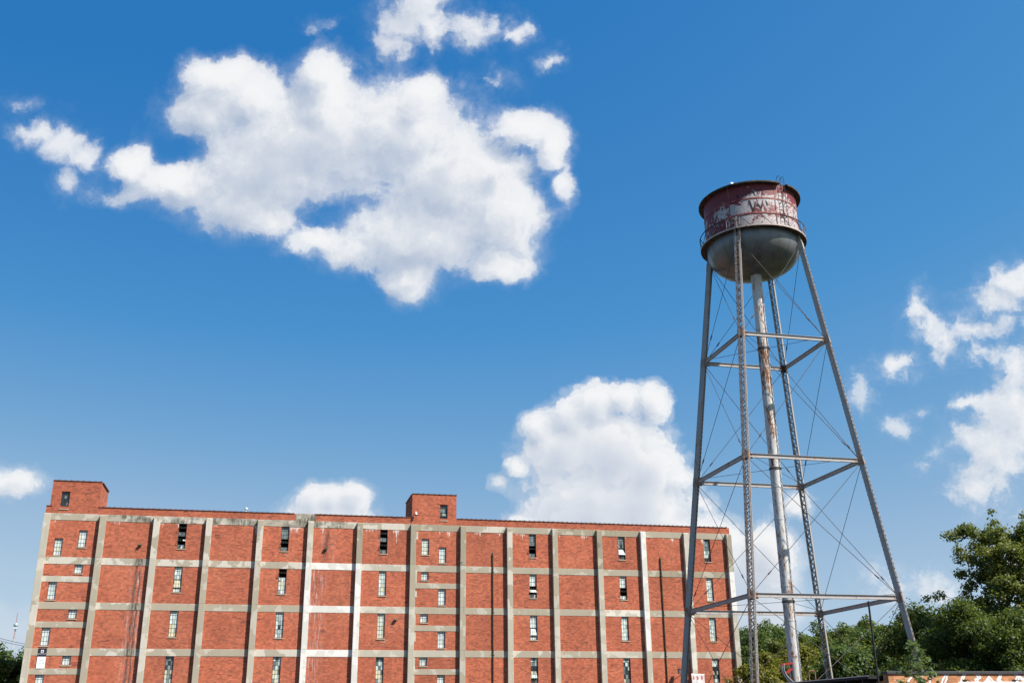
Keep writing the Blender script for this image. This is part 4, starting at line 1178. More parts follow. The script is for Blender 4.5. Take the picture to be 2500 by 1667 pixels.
def make_leg(l):
    rd = LDIR[l]; tg = Vector((-rd.y, rd.x, 0))
    top, bot = leg_pt(l, ZTOP - 0.05), leg_pt(l, 0.35)
    ax = (top - bot).normalized()
    rp = (rd - ax * rd.dot(ax)).normalized()
    L = (top - bot).length
    root = MB()
    for s in (-1, 1):
        c = bot + tg * s * (LB / 2)
        # web, and flanges turned inwards
        root.bar(c, c + ax * L, 0.016, LT_, ref=rp)
        for q in (-1, 1):
            cf = bot + tg * s * (LB / 2 - 0.040) + rp * q * (LT_ / 2 - 0.008)
            root.bar(cf, cf + ax * L, 0.064, 0.016, ref=rp)
    leg = root.build('leg', LEGP, tower)
    pitch_ = 0.33
    n = int((L - 0.5) / pitch_)
    for q in (-1, 1):
        m = MB()
        for k in range(n):
            a = bot + ax * (0.3 + k * pitch_) + rp * q * (LT_ / 2 + 0.006)
            sgn = 1 if k % 2 else -1
            e0, e1 = a - tg * sgn * (LB / 2 - 0.05), a + ax * pitch_ + tg * sgn * (LB / 2 - 0.05)
            m.bar(e0, e1, 0.062, 0.010 + (0.004 if k % 2 else 0), ref=rp)
        lo = m.build('lacing', LACE, leg, fix=False)
        tag(lo, kind='stuff')
    # rivet heads along the channel edges read as a fine serration
    m = MB()
    for s in (-1, 1):
        for q in (-1, 1):
            for k in range(n * 2):
                c = bot + ax * (0.3 + k * pitch_ / 2) + tg * s * (LB / 2 + 0.008) + rp * q * (LT_ / 2 - 0.04)
                m.bar(c, c + tg * s * 0.02, 0.035, 0.035, ref=ax)
            for k in range(n):
                c = bot + ax * (0.3 + k * pitch_) + tg * s * (LB / 2 - 0.05) + rp * q * (LT_ / 2)
                m.bar(c, c + rp * q * 0.03, 0.05, 0.05, ref=ax)
    tag(m.build('rivets', LACE, leg, fix=False), kind='stuff')
    # splice plates and gussets at the strut levels
    for z in (ZA, ZB, ZC):
        c = leg_pt(l, z)
        m = MB()
        for s in (-1, 1):
            m.bar(c - ax * 0.34 + tg * s * (LB / 2 + 0.016), c + ax * 0.34 + tg * s * (LB / 2 + 0.016), 0.014, LT_ + 0.03, ref=rp)
        for q in (-1, 1):
            m.bar(c - ax * 0.28 + rp * q * (LT_ / 2 + 0.018), c + ax * 0.28 + rp * q * (LT_ / 2 + 0.018), LB - 0.02, 0.012, ref=rp)
        m.build('gusset', RUSTDK if l == 'back' and z == ZA else LACE, leg, fix=False)
    for z in (ZA + 4.6, ZB + 4.9, ZB - 4.8, ZC - 4.5, ZTOP - 0.9):
        c = leg_pt(l, z)
        m = MB()
        m.bar(c - ax * 0.3, c + ax * 0.3, LB + 0.05, LT_ + 0.06, ref=rp) if z > 37 else None
        for s in (-1, 1):
            m.bar(c - ax * 0.3 + tg * s * (LB / 2 + 0.014), c + ax * 0.3 + tg * s * (LB / 2 + 0.014), 0.012, LT_ - 0.06, ref=rp)
        m.build('splice_plate', LEGP, leg, fix=False)
    # shoe and pier
    m = MB(); c = leg_pt(l, 0.35)
    m.box(c.x - 0.45, c.x + 0.45, c.y - 0.45, c.y + 0.45, 0.29, 0.35); m.build('base_plate', LACE, leg, fix=False)
    m = MB(); m.box(c.x - 0.75, c.x + 0.75, c.y - 0.75, c.y + 0.75, -0.2, 0.288); m.build('footing', CON['pale'], leg, fix=False, bevel=0.03)


for l in LDIR: make_leg(l)

# --- struts between the legs: rolled beams on their strong axis
order = ['front', 'right', 'back', 'left']
for z in (ZA, ZB, ZC):
    for i in range(4):
        a, b = leg_pt(order[i], z), leg_pt(order[(i + 1) % 4], z)
        d = (b - a).normalized()
        a, b = a + d * 0.30, b - d * 0.30
        h, wd = 0.27, 0.17
        m = MB()
        m.bar(a, b, 0.014, h - 0.03, ref=(0, 0, 1))
        for s in (-1, 1):
            m.bar(a + Vector((0, 0, s * h / 2)), b + Vector((0, 0, s * h / 2)), wd, 0.018, ref=(0, 0, 1))
        st = m.build('strut', STRUT, tower, fix=False)
        for q, p in ((-1, a), (1, b)):
            m = MB(); m.bar(p - d * 0.05, p + d * 0.06, 0.30, 0.34, ref=(0, 0, 1)) if False else m.bar(p - Vector((0, 0, 0.24)), p + Vector((0, 0, 0.24)), 0.016, 0.36, ref=d)
            m.build('strut_bracket', LACE, st, fix=False)

# --- crossed tie rods with turnbuckles
levels = [ZTOP - 0.7, ZA, ZB, ZC, 0.9]
for i in range(4):
    for k in range(4):
        za, zb = levels[k], levels[k + 1]
        for (p, q) in ((order[i], order[(i + 1) % 4]), (order[(i + 1) % 4], order[i])):
            a, b = leg_pt(p, za - 0.30), leg_pt(q, zb + 0.30)
            hd = Vector((b.x - a.x, b.y - a.y, 0)).normalized()
            a, b = a + hd * 0.24, b - hd * 0.24
            sag = (b - a).length * 0.002
            mid = (a + b) / 2 - Vector((0, 0, sag * 2))
            m = MB(); m.tube([a, mid, b], 0.021, 6)
            rod = m.build('tie_rod', RODM, tower)
            d = (b - mid).normalized()
            c = b - d * random.uniform(1.3, 1.9)
            m = MB(); m.tube([c - d * 0.22, c - d * 0.16, c + d * 0.16, c + d * 0.22], [0.025, 0.05, 0.05, 0.025], 8); m.build('turnbuckle', RODM, rod)
# --- spider rods from the legs to bands round the riser
for z in (ZA + 0.25, ZB + 0.25, ZC + 0.25):
    m = MB(); m.lathe([(RR + 0.002, z - 0.08), (RR + 0.04, z - 0.08), (RR + 0.04, z + 0.08), (RR + 0.002, z + 0.08)], 32, False); m.build('riser_band', RODM, riser)
    for l in order:
        d = LDIR[l]
        m = MB(); m.tube([d * (RR + 0.03) + Vector((0, 0, z)), d * (LR(z) - 0.22) + Vector((0, 0, z))], 0.017, 6); m.build('stay_rod', RODM, tower)

# --- ladder up the front leg's right side
rd, tg = LDIR['front'], Vector((1, 0, 0))
top, bot = leg_pt('front', ZTOP + 1.0), leg_pt('front', 2.6)
ax = (top - bot).normalized()
rp = (rd - ax * rd.dot(ax)).normalized()
m = MB()
for q in (-0.17, 0.20):
    c = bot + rp * (LT_ / 2 + 0.20) + tg * (LB / 2 - 0.05 + q)
    m.bar(c, c + (top - bot) + (Vector((0, 0, 0.1)) if q > 0 else Vector((0, 0, -0.1))), 0.04, 0.05, ref=rp)
ll = m.build('leg_ladder', LACE, tower, fix=False)
n = int((top - bot).length / 0.36)
m = MB()
for k in range(n):
    c = bot + ax * (0.2 + k * 0.36) + rp * (LT_ / 2 + 0.20) + tg * (LB / 2 - 0.05)
    m.tube([c - tg * 0.17, c + tg * 0.20], 0.012, 5)
tag(m.build('rungs', LACE, ll), kind='stuff')
for z in range(4, 38, 4):
    c = bot + ax * (z - 2.6) + tg * (LB / 2 - 0.05)
    m = MB(); m.bar(c + rp * (LT_ / 2), c + rp * (LT_ / 2 + 0.2), 0.04, 0.05); m.build('ladder_bracket', LACE, ll, fix=False)

# ------------------------------------------------------------------ low painted building at the right
LC = Vector((14.38, 42.2, 0))
low = empty('low_building', LC, math.atan2(fx.y, fx.x))
tag(low, 'low orange painted brick building with white zigzag mural and dark roof edge at lower right', 'building')
LZ, LLEN, LDEP = 3.60, 24.0, 17.0
OB = brick_mat('orange_painted_brick', (0.52, 0.235, 0.115), (0.36, 0.15, 0.075), (0.58, 0.28, 0.15), (0.45, 0.21, 0.11), streaks=False)
MURAL = plain('mural_white', (0.74, 0.74, 0.76), 0.8, var=0.06)
GREYM = plain('coping_grey_metal', (0.060, 0.060, 0.066), 0.55, 0.2, var=0.2)
BLKM = plain('roof_black', (0.016, 0.016, 0.017), 0.7, var=0.3)
EDGE = plain('drip_edge', (0.50, 0.52, 0.54), 0.35, 0.4, var=0.1)
m = MB(); m.box(0, LLEN, 0, 0.35, 0, LZ - 0.10); front = m.build('front_wall', OB, low, fix=False)
m = MB(); m.box(0.0, 0.3, 0.352, LDEP, 0, LZ - 0.34); m.build('side_wall', OB, low, fix=False)
m = MB(); m.box(LLEN - 0.3, LLEN, 0.352, LDEP, 0, LZ - 0.34); m.build('side_wall', OB, low, fix=False)
m = MB(); m.box(0.3, LLEN - 0.3, LDEP - 0.3, LDEP, 0, LZ - 0.34); m.build('back_wall', OB, low, fix=False)
for k in range(8):
    m = MB(); m.box(k * 3.0 - (0.06 if k == 0 else 0) + 0.004, k * 3.0 + 3.0 - 0.004, -0.06, 0.40, LZ - 0.10, LZ + random.uniform(-.002, .002))
    m.build('coping_sheet', GREYM, low, fix=False, bevel=0.008)
m = MB(); m.box(-0.60, LLEN + 0.4, 0.42, LDEP + 0.5, LZ - 0.26, LZ - 0.14); roof = m.build('roof', BLKM, low, fix=False)
m = MB(); m.box(-0.625, -0.601, 0.42, LDEP + 0.5, LZ - 0.165, LZ - 0.132); m.build('drip_edge', EDGE, roof, fix=False)
k = 0.9
while k < LDEP:
    m = MB(); m.box(-0.57, 0.0, k, k + 0.09, LZ - 0.40, LZ - 0.262); m.build('rafter_tail', BLKM, roof, fix=False)
    k += 1.25
low_mw = Matrix.Translation(LC) @ Matrix.Rotation(math.atan2(fx.y, fx.x), 4, 'Z')
low_inv = low_mw.inverted()


def low_hit(px, py, axis, val):
    """point (local) where a photograph pixel meets a plane of the low building"""
    d = low_inv.to_3x3() @ ray(px, py)
    o = low_inv @ Vector((0, 0, CAM_Z))
    t = (val - o[axis]) / d[axis]
    return o + d * t


def z5c(x, y): return (2260 + x / 9.8, 1540 + y / 9.8)


STROKES = [
    [(470, 1000), (440, 1110), (420, 1130), (390, 1210), (360, 1330), (420, 1450)], [(550, 1000), (495, 1080), (505, 1130), (465, 1220), (440, 1330), (500, 1450)],
    [(905, 1000), (858, 1110), (845, 1230), (880, 1400)], [(955, 1000), (905, 1110), (892, 1230), (930, 1400)],
    [(1190, 995), (1235, 1085), (1268, 1108), (1180, 1155), (1215, 1232), (1260, 1300), (1190, 1420)], [(1250, 995), (1312, 1105), (1230, 1158), (1265, 1232), (1310, 1300), (1240, 1420)],
    [(1400, 1240), (1512, 1085), (1660, 1245)], [(1440, 1275), (1512, 1160), (1610, 1285)],
    [(1768, 1000), (1755, 1085), (1712, 1160), (1800, 1235), (1760, 1340)], [(1812, 1000), (1800, 1090), (1762, 1160), (1850, 1235), (1810, 1340)],
    [(2105, 1000), (2215, 1090), (2360, 1200)], [(2160, 1000), (2250, 1075), (2400, 1180)], [(2185, 1090), (2110, 1240), (2050, 1400)], [(2240, 1110), (2165, 1240), (2100, 1400)],
    [(205, 1000), (150, 1080), (90, 1200), (120, 1320)],
    [(-300, 1060), (-390, 1150), (-440, 1240)], [(-60, 1020), (-130, 1120), (-160, 1230)],
    [(2600, 1000), (2560, 1110), (2620, 1200), (2580, 1330)], [(2900, 1240), (3010, 1090), (3150, 1240)]]
for st in STROKES:
    pts = [low_hit(*z5c(*p), 1, 0.0) for p in st]
    pts = [Vector((p.x, p.z)) for p in pts]
    wd = 0.033
    L_, R_ = [], []
    for i, p in enumerate(pts):
        d0 = (pts[i] - pts[i - 1]).normalized() if i else (pts[1] - pts[0]).normalized()
        d1 = (pts[i + 1] - pts[i]).normalized() if i < len(pts) - 1 else d0
        t = (d0 + d1).normalized()
        nrm = Vector((-t.y, t.x)) * wd / max(0.5, t.dot(d0))
        L_.append(p + nrm); R_.append(p - nrm)
    clampz = lambda q: min(q, LZ - 0.105)
    m = MB()
    vs = [(q.x, -0.004, clampz(q.y)) for q in L_] + [(q.x, -0.004, clampz(q.y)) for q in R_]
    n = len(pts)
    m.add(vs, [(i, i + 1, n + i + 1, n + i) for i in range(n - 1)])
    m.build('painted_stroke', MURAL, front)

# conduit with two barn lamps along the painted wall
pz = low_hit(2400, 1665, 1, -0.06).z
e = tag(empty('conduit', low_mw @ Vector((3.0, -0.05, pz)), FRZ), 'thin grey conduit running along the painted wall at the bottom right', 'conduit')
m = MB(); m.tube([(0, 0, 0), (LLEN - 4, 0, 0)], 0.016, 6); m.build('pipe', EDGE, e)
for k in range(6):
    m = MB(); m.box(1 + k * 3.4, 1.06 + k * 3.4, -0.02, 0.05, -0.03, 0.03); m.build('clip', EDGE, e, fix=False)
for px, lb in ((2369, 'black barn lamp on the painted wall below the inverted V stroke'), (2491, 'black barn lamp on the painted wall at the right edge')):
    p = low_hit(px, 1666, 1, -0.35)
    e = tag(empty('barn_lamp', low_mw @ Vector((p.x, 0, p.z)), FRZ), lb, 'lamp', 'barn lamps on the painted wall')
    m = MB(); m.box(-0.07, 0.07, -0.03, 0, 0.0, 0.14); m.build('back_plate', BLKM, e, fix=False)
    m = MB(); m.tube([(0, -0.02, 0.07), (0, -0.2, 0.12), (0, -0.33, 0.07), (0, -0.35, -0.02)], 0.016, 8); m.build('arm', BLKM, e)
    m = MB(); m.lathe([(0.0, 0.0), (0.06, -0.01), (0.08, -0.07), (0.21, -0.17), (0.22, -0.19)], 24); o = m.build('shade', BLKM, e); o.location = (0, -0.35, 0)
    m = MB(); m.lathe([(0.0, -0.19), (0.06, -0.17), (0.07, -0.11), (0.0, -0.08)], 16); o = m.build('bulb', GLASS, e); o.location = (0, -0.35, 0)

# twin floodlight under the eave of the side wall
p = low_hit(2128, 1657, 0, -0.02)
e = tag(empty('twin_floodlight', low_mw @ Vector((0, p.y, p.z)), FRZ), 'small white twin floodlight under the dark eave of the low building', 'lamp')
m = MB(); m.box(-0.05, 0, -0.08, 0.08, -0.08, 0.08); m.build('back_plate', WHITE_PL, e, fix=False)
for s in (-1, 1):
    m = MB(); m.tube([(-0.04, s * 0.03, 0), (-0.12, s * 0.1, 0.02), (-0.2, s * 0.14, -0.04)], [0.02, 0.03, 0.075], 10); m.build('lamp_head', WHITE_PL, e)

# bent pipe hoop on the roof
d = ray(1983, 1650); t = 54.0 / math.hypot(d.x, d.y)
hp = Vector((d.x * t, d.y * t, LZ - 0.14))
HOOP = plain('hoop_rust', (0.30, 0.14, 0.075), 0.8, var=0.4)
e = tag(empty('pipe_hoop', hp, 0.0), 'rusty bent pipe hoop standing on the low roof beside the back tower leg', 'hoop')
ztop = CAM_Z + ray(1983, 1637).z * 54.0 / math.hypot(ray(1983, 1637).x, ray(1983, 1637).y) - hp.z
m = MB(); m.tube([(-0.15, 0, 0), (-0.15, 0, ztop - 0.06), (-0.13, 0, ztop - 0.01), (-0.08, 0, ztop), (0.08, 0, ztop), (0.13, 0, ztop - 0.01), (0.15, 0, ztop - 0.06), (0.15, 0, 0)], 0.024, 8)
m.build('pipe', HOOP, e)
for s in (-0.15, 0.15):
    m = MB(); m.box(s - 0.06, s + 0.06, -0.06, 0.06, 0, 0.015); m.build('foot_plate', HOOP, e, fix=False)

# black pole in front of the low building
d = ray(2120, 1468); t = 40.0 / math.hypot(d.x, d.y)
pp = Vector((d.x * t, d.y * t, 0))
ph = CAM_Z + d.z * t
e = tag(empty('black_pole', pp, 0.0), 'slim black steel pole standing in front of the low building', 'pole')
m = MB(); m.tube([(0, 0, 0.02), (0, 0, ph)], [0.040, 0.034], 14); m.build('shaft', BLKM, e)
m = MB(); m.lathe([(0.0, ph + 0.03), (0.03, ph + 0.015), (0.04, ph - 0.03)], 14); m.build('cap', BLKM, e)
m = MB(); m.box(-0.16, 0.16, -0.16, 0.16, 0, 0.03); m.build('base_plate', BLKM, e, fix=False)

# curved steel frame with red arms next to the riser
ARCG = plain('arc_grey_steel', (0.17, 0.18, 0.21), 0.45, 0.3, var=0.3)
ARCR = plain('arc_red_steel', (0.48, 0.035, 0.03), 0.5, 0.1, var=0.3)
YARC = 76.2


def z3c(x, y, yy=YARC): return at_y(1880 + x / 14.7, 1567 + y / 14.7, yy)


post = z3c(760, 950)
e = tag(empty('curved_frame', (post.x, YARC, 0), 0.0), 'grey curved steel frame with red arms beside the foot of the riser pipe', 'frame')
loc = lambda x, y, yy=0.0: z3c(x, y) - Vector((post.x, YARC, 0)) + Vector((0, yy, 0))
outer = [(395, 760), (395, 900), (425, 1040), (480, 1165), (560, 1285), (650, 1385), (760, 1470), (880, 1530)]
inner = [(470, 770), (470, 900), (492, 1030), (540, 1140), (610, 1245), (690, 1330), (790, 1410), (890, 1470)]
m = MB()
n = len(outer)
vs = [loc(*p, -0.16) for p in outer] + [loc(*p, -0.16) for p in inner] + [loc(*p, 0.16) for p in outer] + [loc(*p, 0.16) for p in inner]
fs = []
for i in range(n - 1):
    fs += [(i, i + 1, n + i + 1, n + i), (2 * n + i, 3 * n + i, 3 * n + i + 1, 2 * n + i + 1), (i, 2 * n + i, 2 * n + i + 1, i + 1), (n + i, n + i + 1, 3 * n + i + 1, 3 * n + i)]
fs += [(0, n, 3 * n, 2 * n), (n - 1, 3 * n - 1, 4 * n - 1, 2 * n - 1)]
m.add(vs, fs); m.build('arc_band', ARCG, e)
m = MB()
vs = [loc(*p, -0.2) for p in inner] + [loc(p[0] + 22, p[1] - 14, -0.2) for p in inner] + [loc(*p, 0.2) for p in inner] + [loc(p[0] + 22, p[1] - 14, 0.2) for p in inner]
m.add(vs, fs); m.build('arc_lining', EDGE, e)
m = MB(); m.bar(loc(400, 800), loc(790, 755), 0.34, 0.12); m.build('top_arm', ARCR, e, fix=False)
m = MB(); m.bar(loc(505, 1175), loc(760, 950), 0.30, 0.15); m.build('diagonal_arm', ARCR, e, fix=False)
m = MB(); m.bar(loc(600, 1290), loc(790, 1360), 0.26, 0.12); m.build('lower_arm', ARCR, e, fix=False)
m = MB(); ztp = loc(790, 740).z; m.tube([(0.06, 0, 0), (0.06, 0, ztp)], 0.10, 12); m.build('post', RODM, e)

# ------------------------------------------------------------------ far left: mast and wires
d = ray(27, 1604); t = 700 / math.hypot(d.x, d.y)
mp = Vector((d.x * t, d.y * t, 0))
zt_ = CAM_Z + ray(42, 1494).z * 700 / math.hypot(ray(42, 1494).x, ray(42, 1494).y)
zs_ = CAM_Z + ray(37.5, 1525).z * 700 / math.hypot(ray(37.5, 1525).x, ray(37.5, 1525).y)
e = tag(empty('radio_mast', mp, R(20)), 'distant red and white lattice mast with a grey ball radome at far left', 'mast')
MR = plain('mast_red_hazed', (0.40, 0.24, 0.23), 0.7, var=0.1); MW = plain('mast_white_hazed', (0.46, 0.48, 0.50), 0.7, var=0.05)  # distance haze put into the mast colours: both paints paled
nseg = 9
for k in range(nseg):
    z0, z1 = zt_ * k / nseg, zt_ * (k + 1) / nseg
    m = MB()
    w0, w1 = 0.95 - 0.75 * k / nseg, 0.95 - 0.75 * (k + 1) / nseg
    cs = [(math.cos(a), math.sin(a)) for a in (0.4, 2.5, 4.6)]
    for c in cs: m.bar((c[0] * w0, c[1] * w0, z0), (c[0] * w1, c[1] * w1, z1), 0.15, 0.15)
    for j in range(4):
        za, zb = z0 + (z1 - z0) * j / 4, z0 + (z1 - z0) * (j + 1) / 4
        wa, wb = w0 + (w1 - w0) * j / 4, w0 + (w1 - w0) * (j + 1) / 4
        for q in range(3):
            c, c2 = cs[q], cs[(q + 1) % 3]
            m.bar((c[0] * wa, c[1] * wa, za), (c2[0] * wb, c2[1] * wb, zb), 0.09, 0.09)
    m.build('mast_section', MR if k in (0, 1, 2, 7, 8) else MW, e, fix=False)
m = MB(); m.lathe([(1.35 * math.cos(a), zs_ + 1.35 * math.sin(a)) for a in [math.pi * (q / 16 - 0.5) for q in range(17)]], 28); o = m.build('radome', plain('radome_grey', (0.30, 0.36, 0.42), 0.4, var=0.05), e)
m = MB(); m.box(-1.3, 1.3, -1.3, 1.3, zs_ - 2.2, zs_ - 1.9); m.box(-1.1, 1.1, -1.1, 1.1, zs_ - 1.9, zs_ - 1.2); m.build('radome_deck', MW, e, fix=False)
for dx, h in ((-1.6, 4), (1.9, 3.2)):
    m = MB(); m.bar((dx, 0, zt_ * 0.22), (dx, 0, zt_ * 0.22 + h), 0.18, 0.18); m.bar((dx, 0, zt_ * 0.22), (0, 0, zt_ * 0.22), 0.12, 0.12); m.build('side_antenna', MW, e, fix=False)

POLE_W = plain('pole_timber', (0.12, 0.085, 0.06), 0.9, var=0.4)
WIRE = plain('wire_black', (0.02, 0.02, 0.02), 0.7)
d = ray(-190, 1481); zz = 9.2; t = (zz - CAM_Z) / d.z
up0 = Vector((d.x * t, d.y * t, 0))
e = tag(empty('utility_pole', up0, R(40)), 'wooden utility pole left of the factory', 'pole')
m = MB(); m.tube([(0, 0, 0), (0, 0, 5), (0, 0, 10.2)], [0.17, 0.15, 0.12], 12); m.build('shaft', POLE_W, e)
m = MB(); m.box(-1.1, 1.1, -0.06, 0.06, 9.45, 9.6); m.build('cross_arm', POLE_W, e, fix=False)
for dx in (-0.95, 0.95):
    m = MB(); m.lathe([(0.03, 9.6), (0.05, 9.65), (0.05, 9.7), (0.02, 9.74), (0, 9.75)], 10); o = m.build('insulator', WHITE_PL, e); o.location = (dx, 0, 0)
for k, (zs, zw, yw, lb) in enumerate(((9.30, 9.05, 0.9, 'upper of the thin black wires running to the left end of the factory'), (9.12, 8.87, 0.9, 'middle of the thin black wires running to the left end of the factory'),
                                      (8.1, 7.9, 8.0, 'lowest of the thin black wires running to the left end of the factory'))):
    a, b = up0 + Vector((0, 0, zs)), on_wall(XL - 0.02, yw, zw)
    pts = [a.lerp(b, q / 16) - Vector((0, 0, 0.35 * (1 - (2 * q / 16 - 1) ** 2))) for q in range(17)]
    m = MB(); m.tube(pts, 0.018, 6)
    tag(m.build('power_wire', WIRE), lb, 'wire', 'wires to the factory')

# ------------------------------------------------------------------ trees
import numpy as np


def leaf_mat(name, dark, mid, lite, transl=0.48):
    mt = bpy.data.materials.new(name)
    mt.use_nodes = True
    n = NB(mt.node_tree)
    mt.node_tree.nodes.clear()
    g = n.new('ShaderNodeNewGeometry')
    r = g.outputs['Random Per Island']
    oc = n.new('ShaderNodeTexCoord').outputs['Object']
    big = n.noise(oc, 0.35, 3, 0.5)
    k = n.m('ADD', n.m('MULTIPLY', r, 0.65), n.m('MULTIPLY', n.m('SUBTRACT', big, 0.35), 0.9))
    c = n.mix(n.step(k, 0.15, 0.55), c4(*dark), c4(*mid))
    c = n.mix(n.step(k, 0.55, 0.95), c, c4(*lite))
    b = n.new('ShaderNodeBsdfPrincipled')
    b.inputs['Roughness'].default_value = 0.5
    b.inputs['Specular IOR Level'].default_value = 0.35
    n.put(b.inputs['Base Color'], c)
    t = n.new('ShaderNodeBsdfTranslucent')
    n.put(t.inputs['Color'], n.mix(0.5, c, c4(0.20, 0.24, 0.02)))
    mx = n.new('ShaderNodeMixShader'); mx.inputs[0].default_value = transl
    mt.node_tree.links.new(b.outputs[0], mx.inputs[1]); mt.node_tree.links.new(t.outputs[0], mx.inputs[2])
    o = n.new('ShaderNodeOutputMaterial'); mt.node_tree.links.new(mx.outputs[0], o.inputs[0])
    return mt


BARK = Mat('bark', 0.95, 0, 0.1)
_b = BARK.noise(BARK.v('MULTIPLY', BARK.o, (4, 4, 0.8)), 2.0, 6, 0.7)
BARK.colour(BARK.mix(_b, c4(0.05, 0.04, 0.03), c4(0.16, 0.135, 0.105)))
BARK.bump(_b, 0.03, 0.6)
BARK_M = BARK.mat
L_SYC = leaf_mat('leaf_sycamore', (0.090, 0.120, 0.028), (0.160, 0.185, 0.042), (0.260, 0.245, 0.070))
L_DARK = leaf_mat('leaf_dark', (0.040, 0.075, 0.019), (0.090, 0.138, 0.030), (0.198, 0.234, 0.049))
L_FAR = leaf_mat('leaf_far', (0.043, 0.091, 0.029), (0.088, 0.147, 0.041), (0.167, 0.222, 0.058))
L_FAR2 = leaf_mat('leaf_far_warm', (0.060, 0.095, 0.023), (0.120, 0.160, 0.036), (0.200, 0.220, 0.055))
L_YEL = leaf_mat('leaf_yellow', (0.098, 0.108, 0.015), (0.208, 0.198, 0.030), (0.364, 0.300, 0.045))
L_LITE = leaf_mat('leaf_light', (0.063, 0.095, 0.023), (0.133, 0.177, 0.046), (0.240, 0.278, 0.086))


def leaf_mesh(name, P, Nn, size, rng, aspect=0.75, star=False):
    """one small folded leaf at each point"""
    n = len(P)
    Nn = Nn / (np.linalg.norm(Nn, axis=1, keepdims=True) + 1e-9)
    ref = rng.normal(size=(n, 3))
    X = np.cross(Nn, ref); X /= np.linalg.norm(X, axis=1, keepdims=True) + 1e-9
    Y = np.cross(Nn, X)
    s = (size * rng.uniform(0.65, 1.3, n))[:, None]
    if star:
        k = 10
        ang = [math.pi * 2 * q / k for q in range(k)]
        V = np.stack([P + (X * math.cos(a) + Y * math.sin(a)) * s * (0.55 if q % 2 == 0 else 0.2) - Nn * s * (0.08 if q % 2 == 0 else 0) for q, a in enumerate(ang)], 1)
    else:
        k = 4
        V = np.stack([P - X * s * 0.5, P + Y * s * 0.5 * aspect + Nn * s * 0.10, P + X * s * 0.55 - Nn * s * 0.06, P - Y * s * 0.5 * aspect + Nn * s * 0.10], 1)
    V = V.reshape(-1, 3).astype(np.float32)
    me = bpy.data.meshes.new(name)
    me.vertices.add(n * k); me.vertices.foreach_set('co', V.ravel())
    me.loops.add(n * k); me.loops.foreach_set('vertex_index', np.arange(n * k, dtype=np.int32))
    me.polygons.add(n); me.polygons.foreach_set('loop_start', np.arange(0, n * k, k, dtype=np.int32))
    me.update(calc_edges=True)
    return me


def grow(seed, H, cr, base=0.25, limbs=14, sub=5, droop=0.0, wander=0.5, forks=1, shape='round', tr=None):
    """limb skeleton of a tree: list of (points, radii) and the clump centres with their sizes"""
    rng = random.Random(seed)
    tr = tr or H * 0.020
    tubes, tips = [], []
    trunk = []
    x = y = 0.0
    nseg = 9
    for k in range(nseg + 1):
        z = H * 0.93 * k / nseg
        trunk.append(Vector((x, y, z)))
        x += rng.uniform(-1, 1) * wander * H * 0.02; y += rng.uniform(-1, 1) * wander * H * 0.02
    tubes.append((trunk, [tr * (1 - 0.88 * k / nseg) for k in range(nseg + 1)]))
    def at(f):
        q = f * nseg; i = min(int(q), nseg - 1)
        return trunk[i].lerp(trunk[i + 1], q - i)
    ga = rng.uniform(0, 6)
    for k in range(limbs):
        f = base + (0.97 - base) * (k + rng.uniform(0, 0.9)) / limbs
        ga += 2.399 + rng.uniform(-0.4, 0.4)
        u = (f - base) / (1 - base)
        env = {'round': math.sqrt(max(0.05, 1 - (2 * u - 0.85) ** 2 * 0.75)), 'cone': 1.08 - u * 0.85, 'vase': 0.55 + 0.5 * math.sin(u * 2.6)}[shape]
        L = cr * env * rng.uniform(0.75, 1.12)
        rise = L * (0.25 + 0.55 * u - droop) * rng.uniform(0.7, 1.3)
        p0 = at(min(f * 0.92, 1))
        d = Vector((math.cos(ga), math.sin(ga), 0))
        side = Vector((-d.y, d.x, 0))
        pts = [p0]
        bend = rng.uniform(-0.25, 0.25)
        for q in range(1, 5):
            t = q / 4
            pts.append(p0 + d * L * t + side * bend * L * t * t + Vector((0, 0, rise * t ** 0.8)) + Vector((rng.uniform(-1, 1), rng.uniform(-1, 1), rng.uniform(-1, 1))) * L * 0.05)
        r0 = tr * (1 - 0.8 * f) * 0.55
        tubes.append((pts, [r0 * (1 - 0.85 * q / 4) for q in range(5)]))
        for q in range(sub):
            t = rng.uniform(0.3, 1.0)
            i = min(int(t * 4), 3)
            b = pts[i].lerp(pts[i + 1], t * 4 - i)
            v = Vector((rng.gauss(0, 1), rng.gauss(0, 1), rng.gauss(0.35, 0.7))).normalized() * L * rng.uniform(0.18, 0.42)
            tubes.append(([b, b + v * 0.5 + Vector((0, 0, 0.03 * L)), b + v], [r0 * 0.3, r0 * 0.2, r0 * 0.07]))
            tips.append((b + v, rng.uniform(0.7, 1.15)))
            tips.append((b + v * 0.5, rng.uniform(0.5, 0.85)))
        tips.append((pts[-1], rng.uniform(0.7, 1.1)))
    tips.append((trunk[-1], 0.9)); tips.append((trunk[-1] + Vector((0, 0, H * 0.05)), 0.6))
    return tubes, tips


def foliage(tips, seed, n, clump, size, flat=0.75, upb=0.5):
    rng = np.random.default_rng(seed)
    C = np.array([list(t[0]) for t in tips]); S = np.array([t[1] for t in tips])
    w_ = S ** 2; w_ /= w_.sum()
    idx = rng.choice(len(C), n, p=w_)
    v = rng.normal(size=(n, 3)); v /= np.linalg.norm(v, axis=1, keepdims=True)
    r = rng.uniform(0, 1, n) ** 0.45
    lump = 1 + 0.35 * np.sin(v[:, 0] * 5 + idx) * np.sin(v[:, 1] * 6 + idx * 2.1) * np.sin(v[:, 2] * 5 + idx * 0.7)
    P = C[idx] + v * (r * lump * clump * S[idx])[:, None] * np.array([1, 1, flat])
    N_ = v * 0.7 + rng.normal(size=(n, 3)) * 0.6 + np.array([0, 0, upb])
    return P, N_, rng


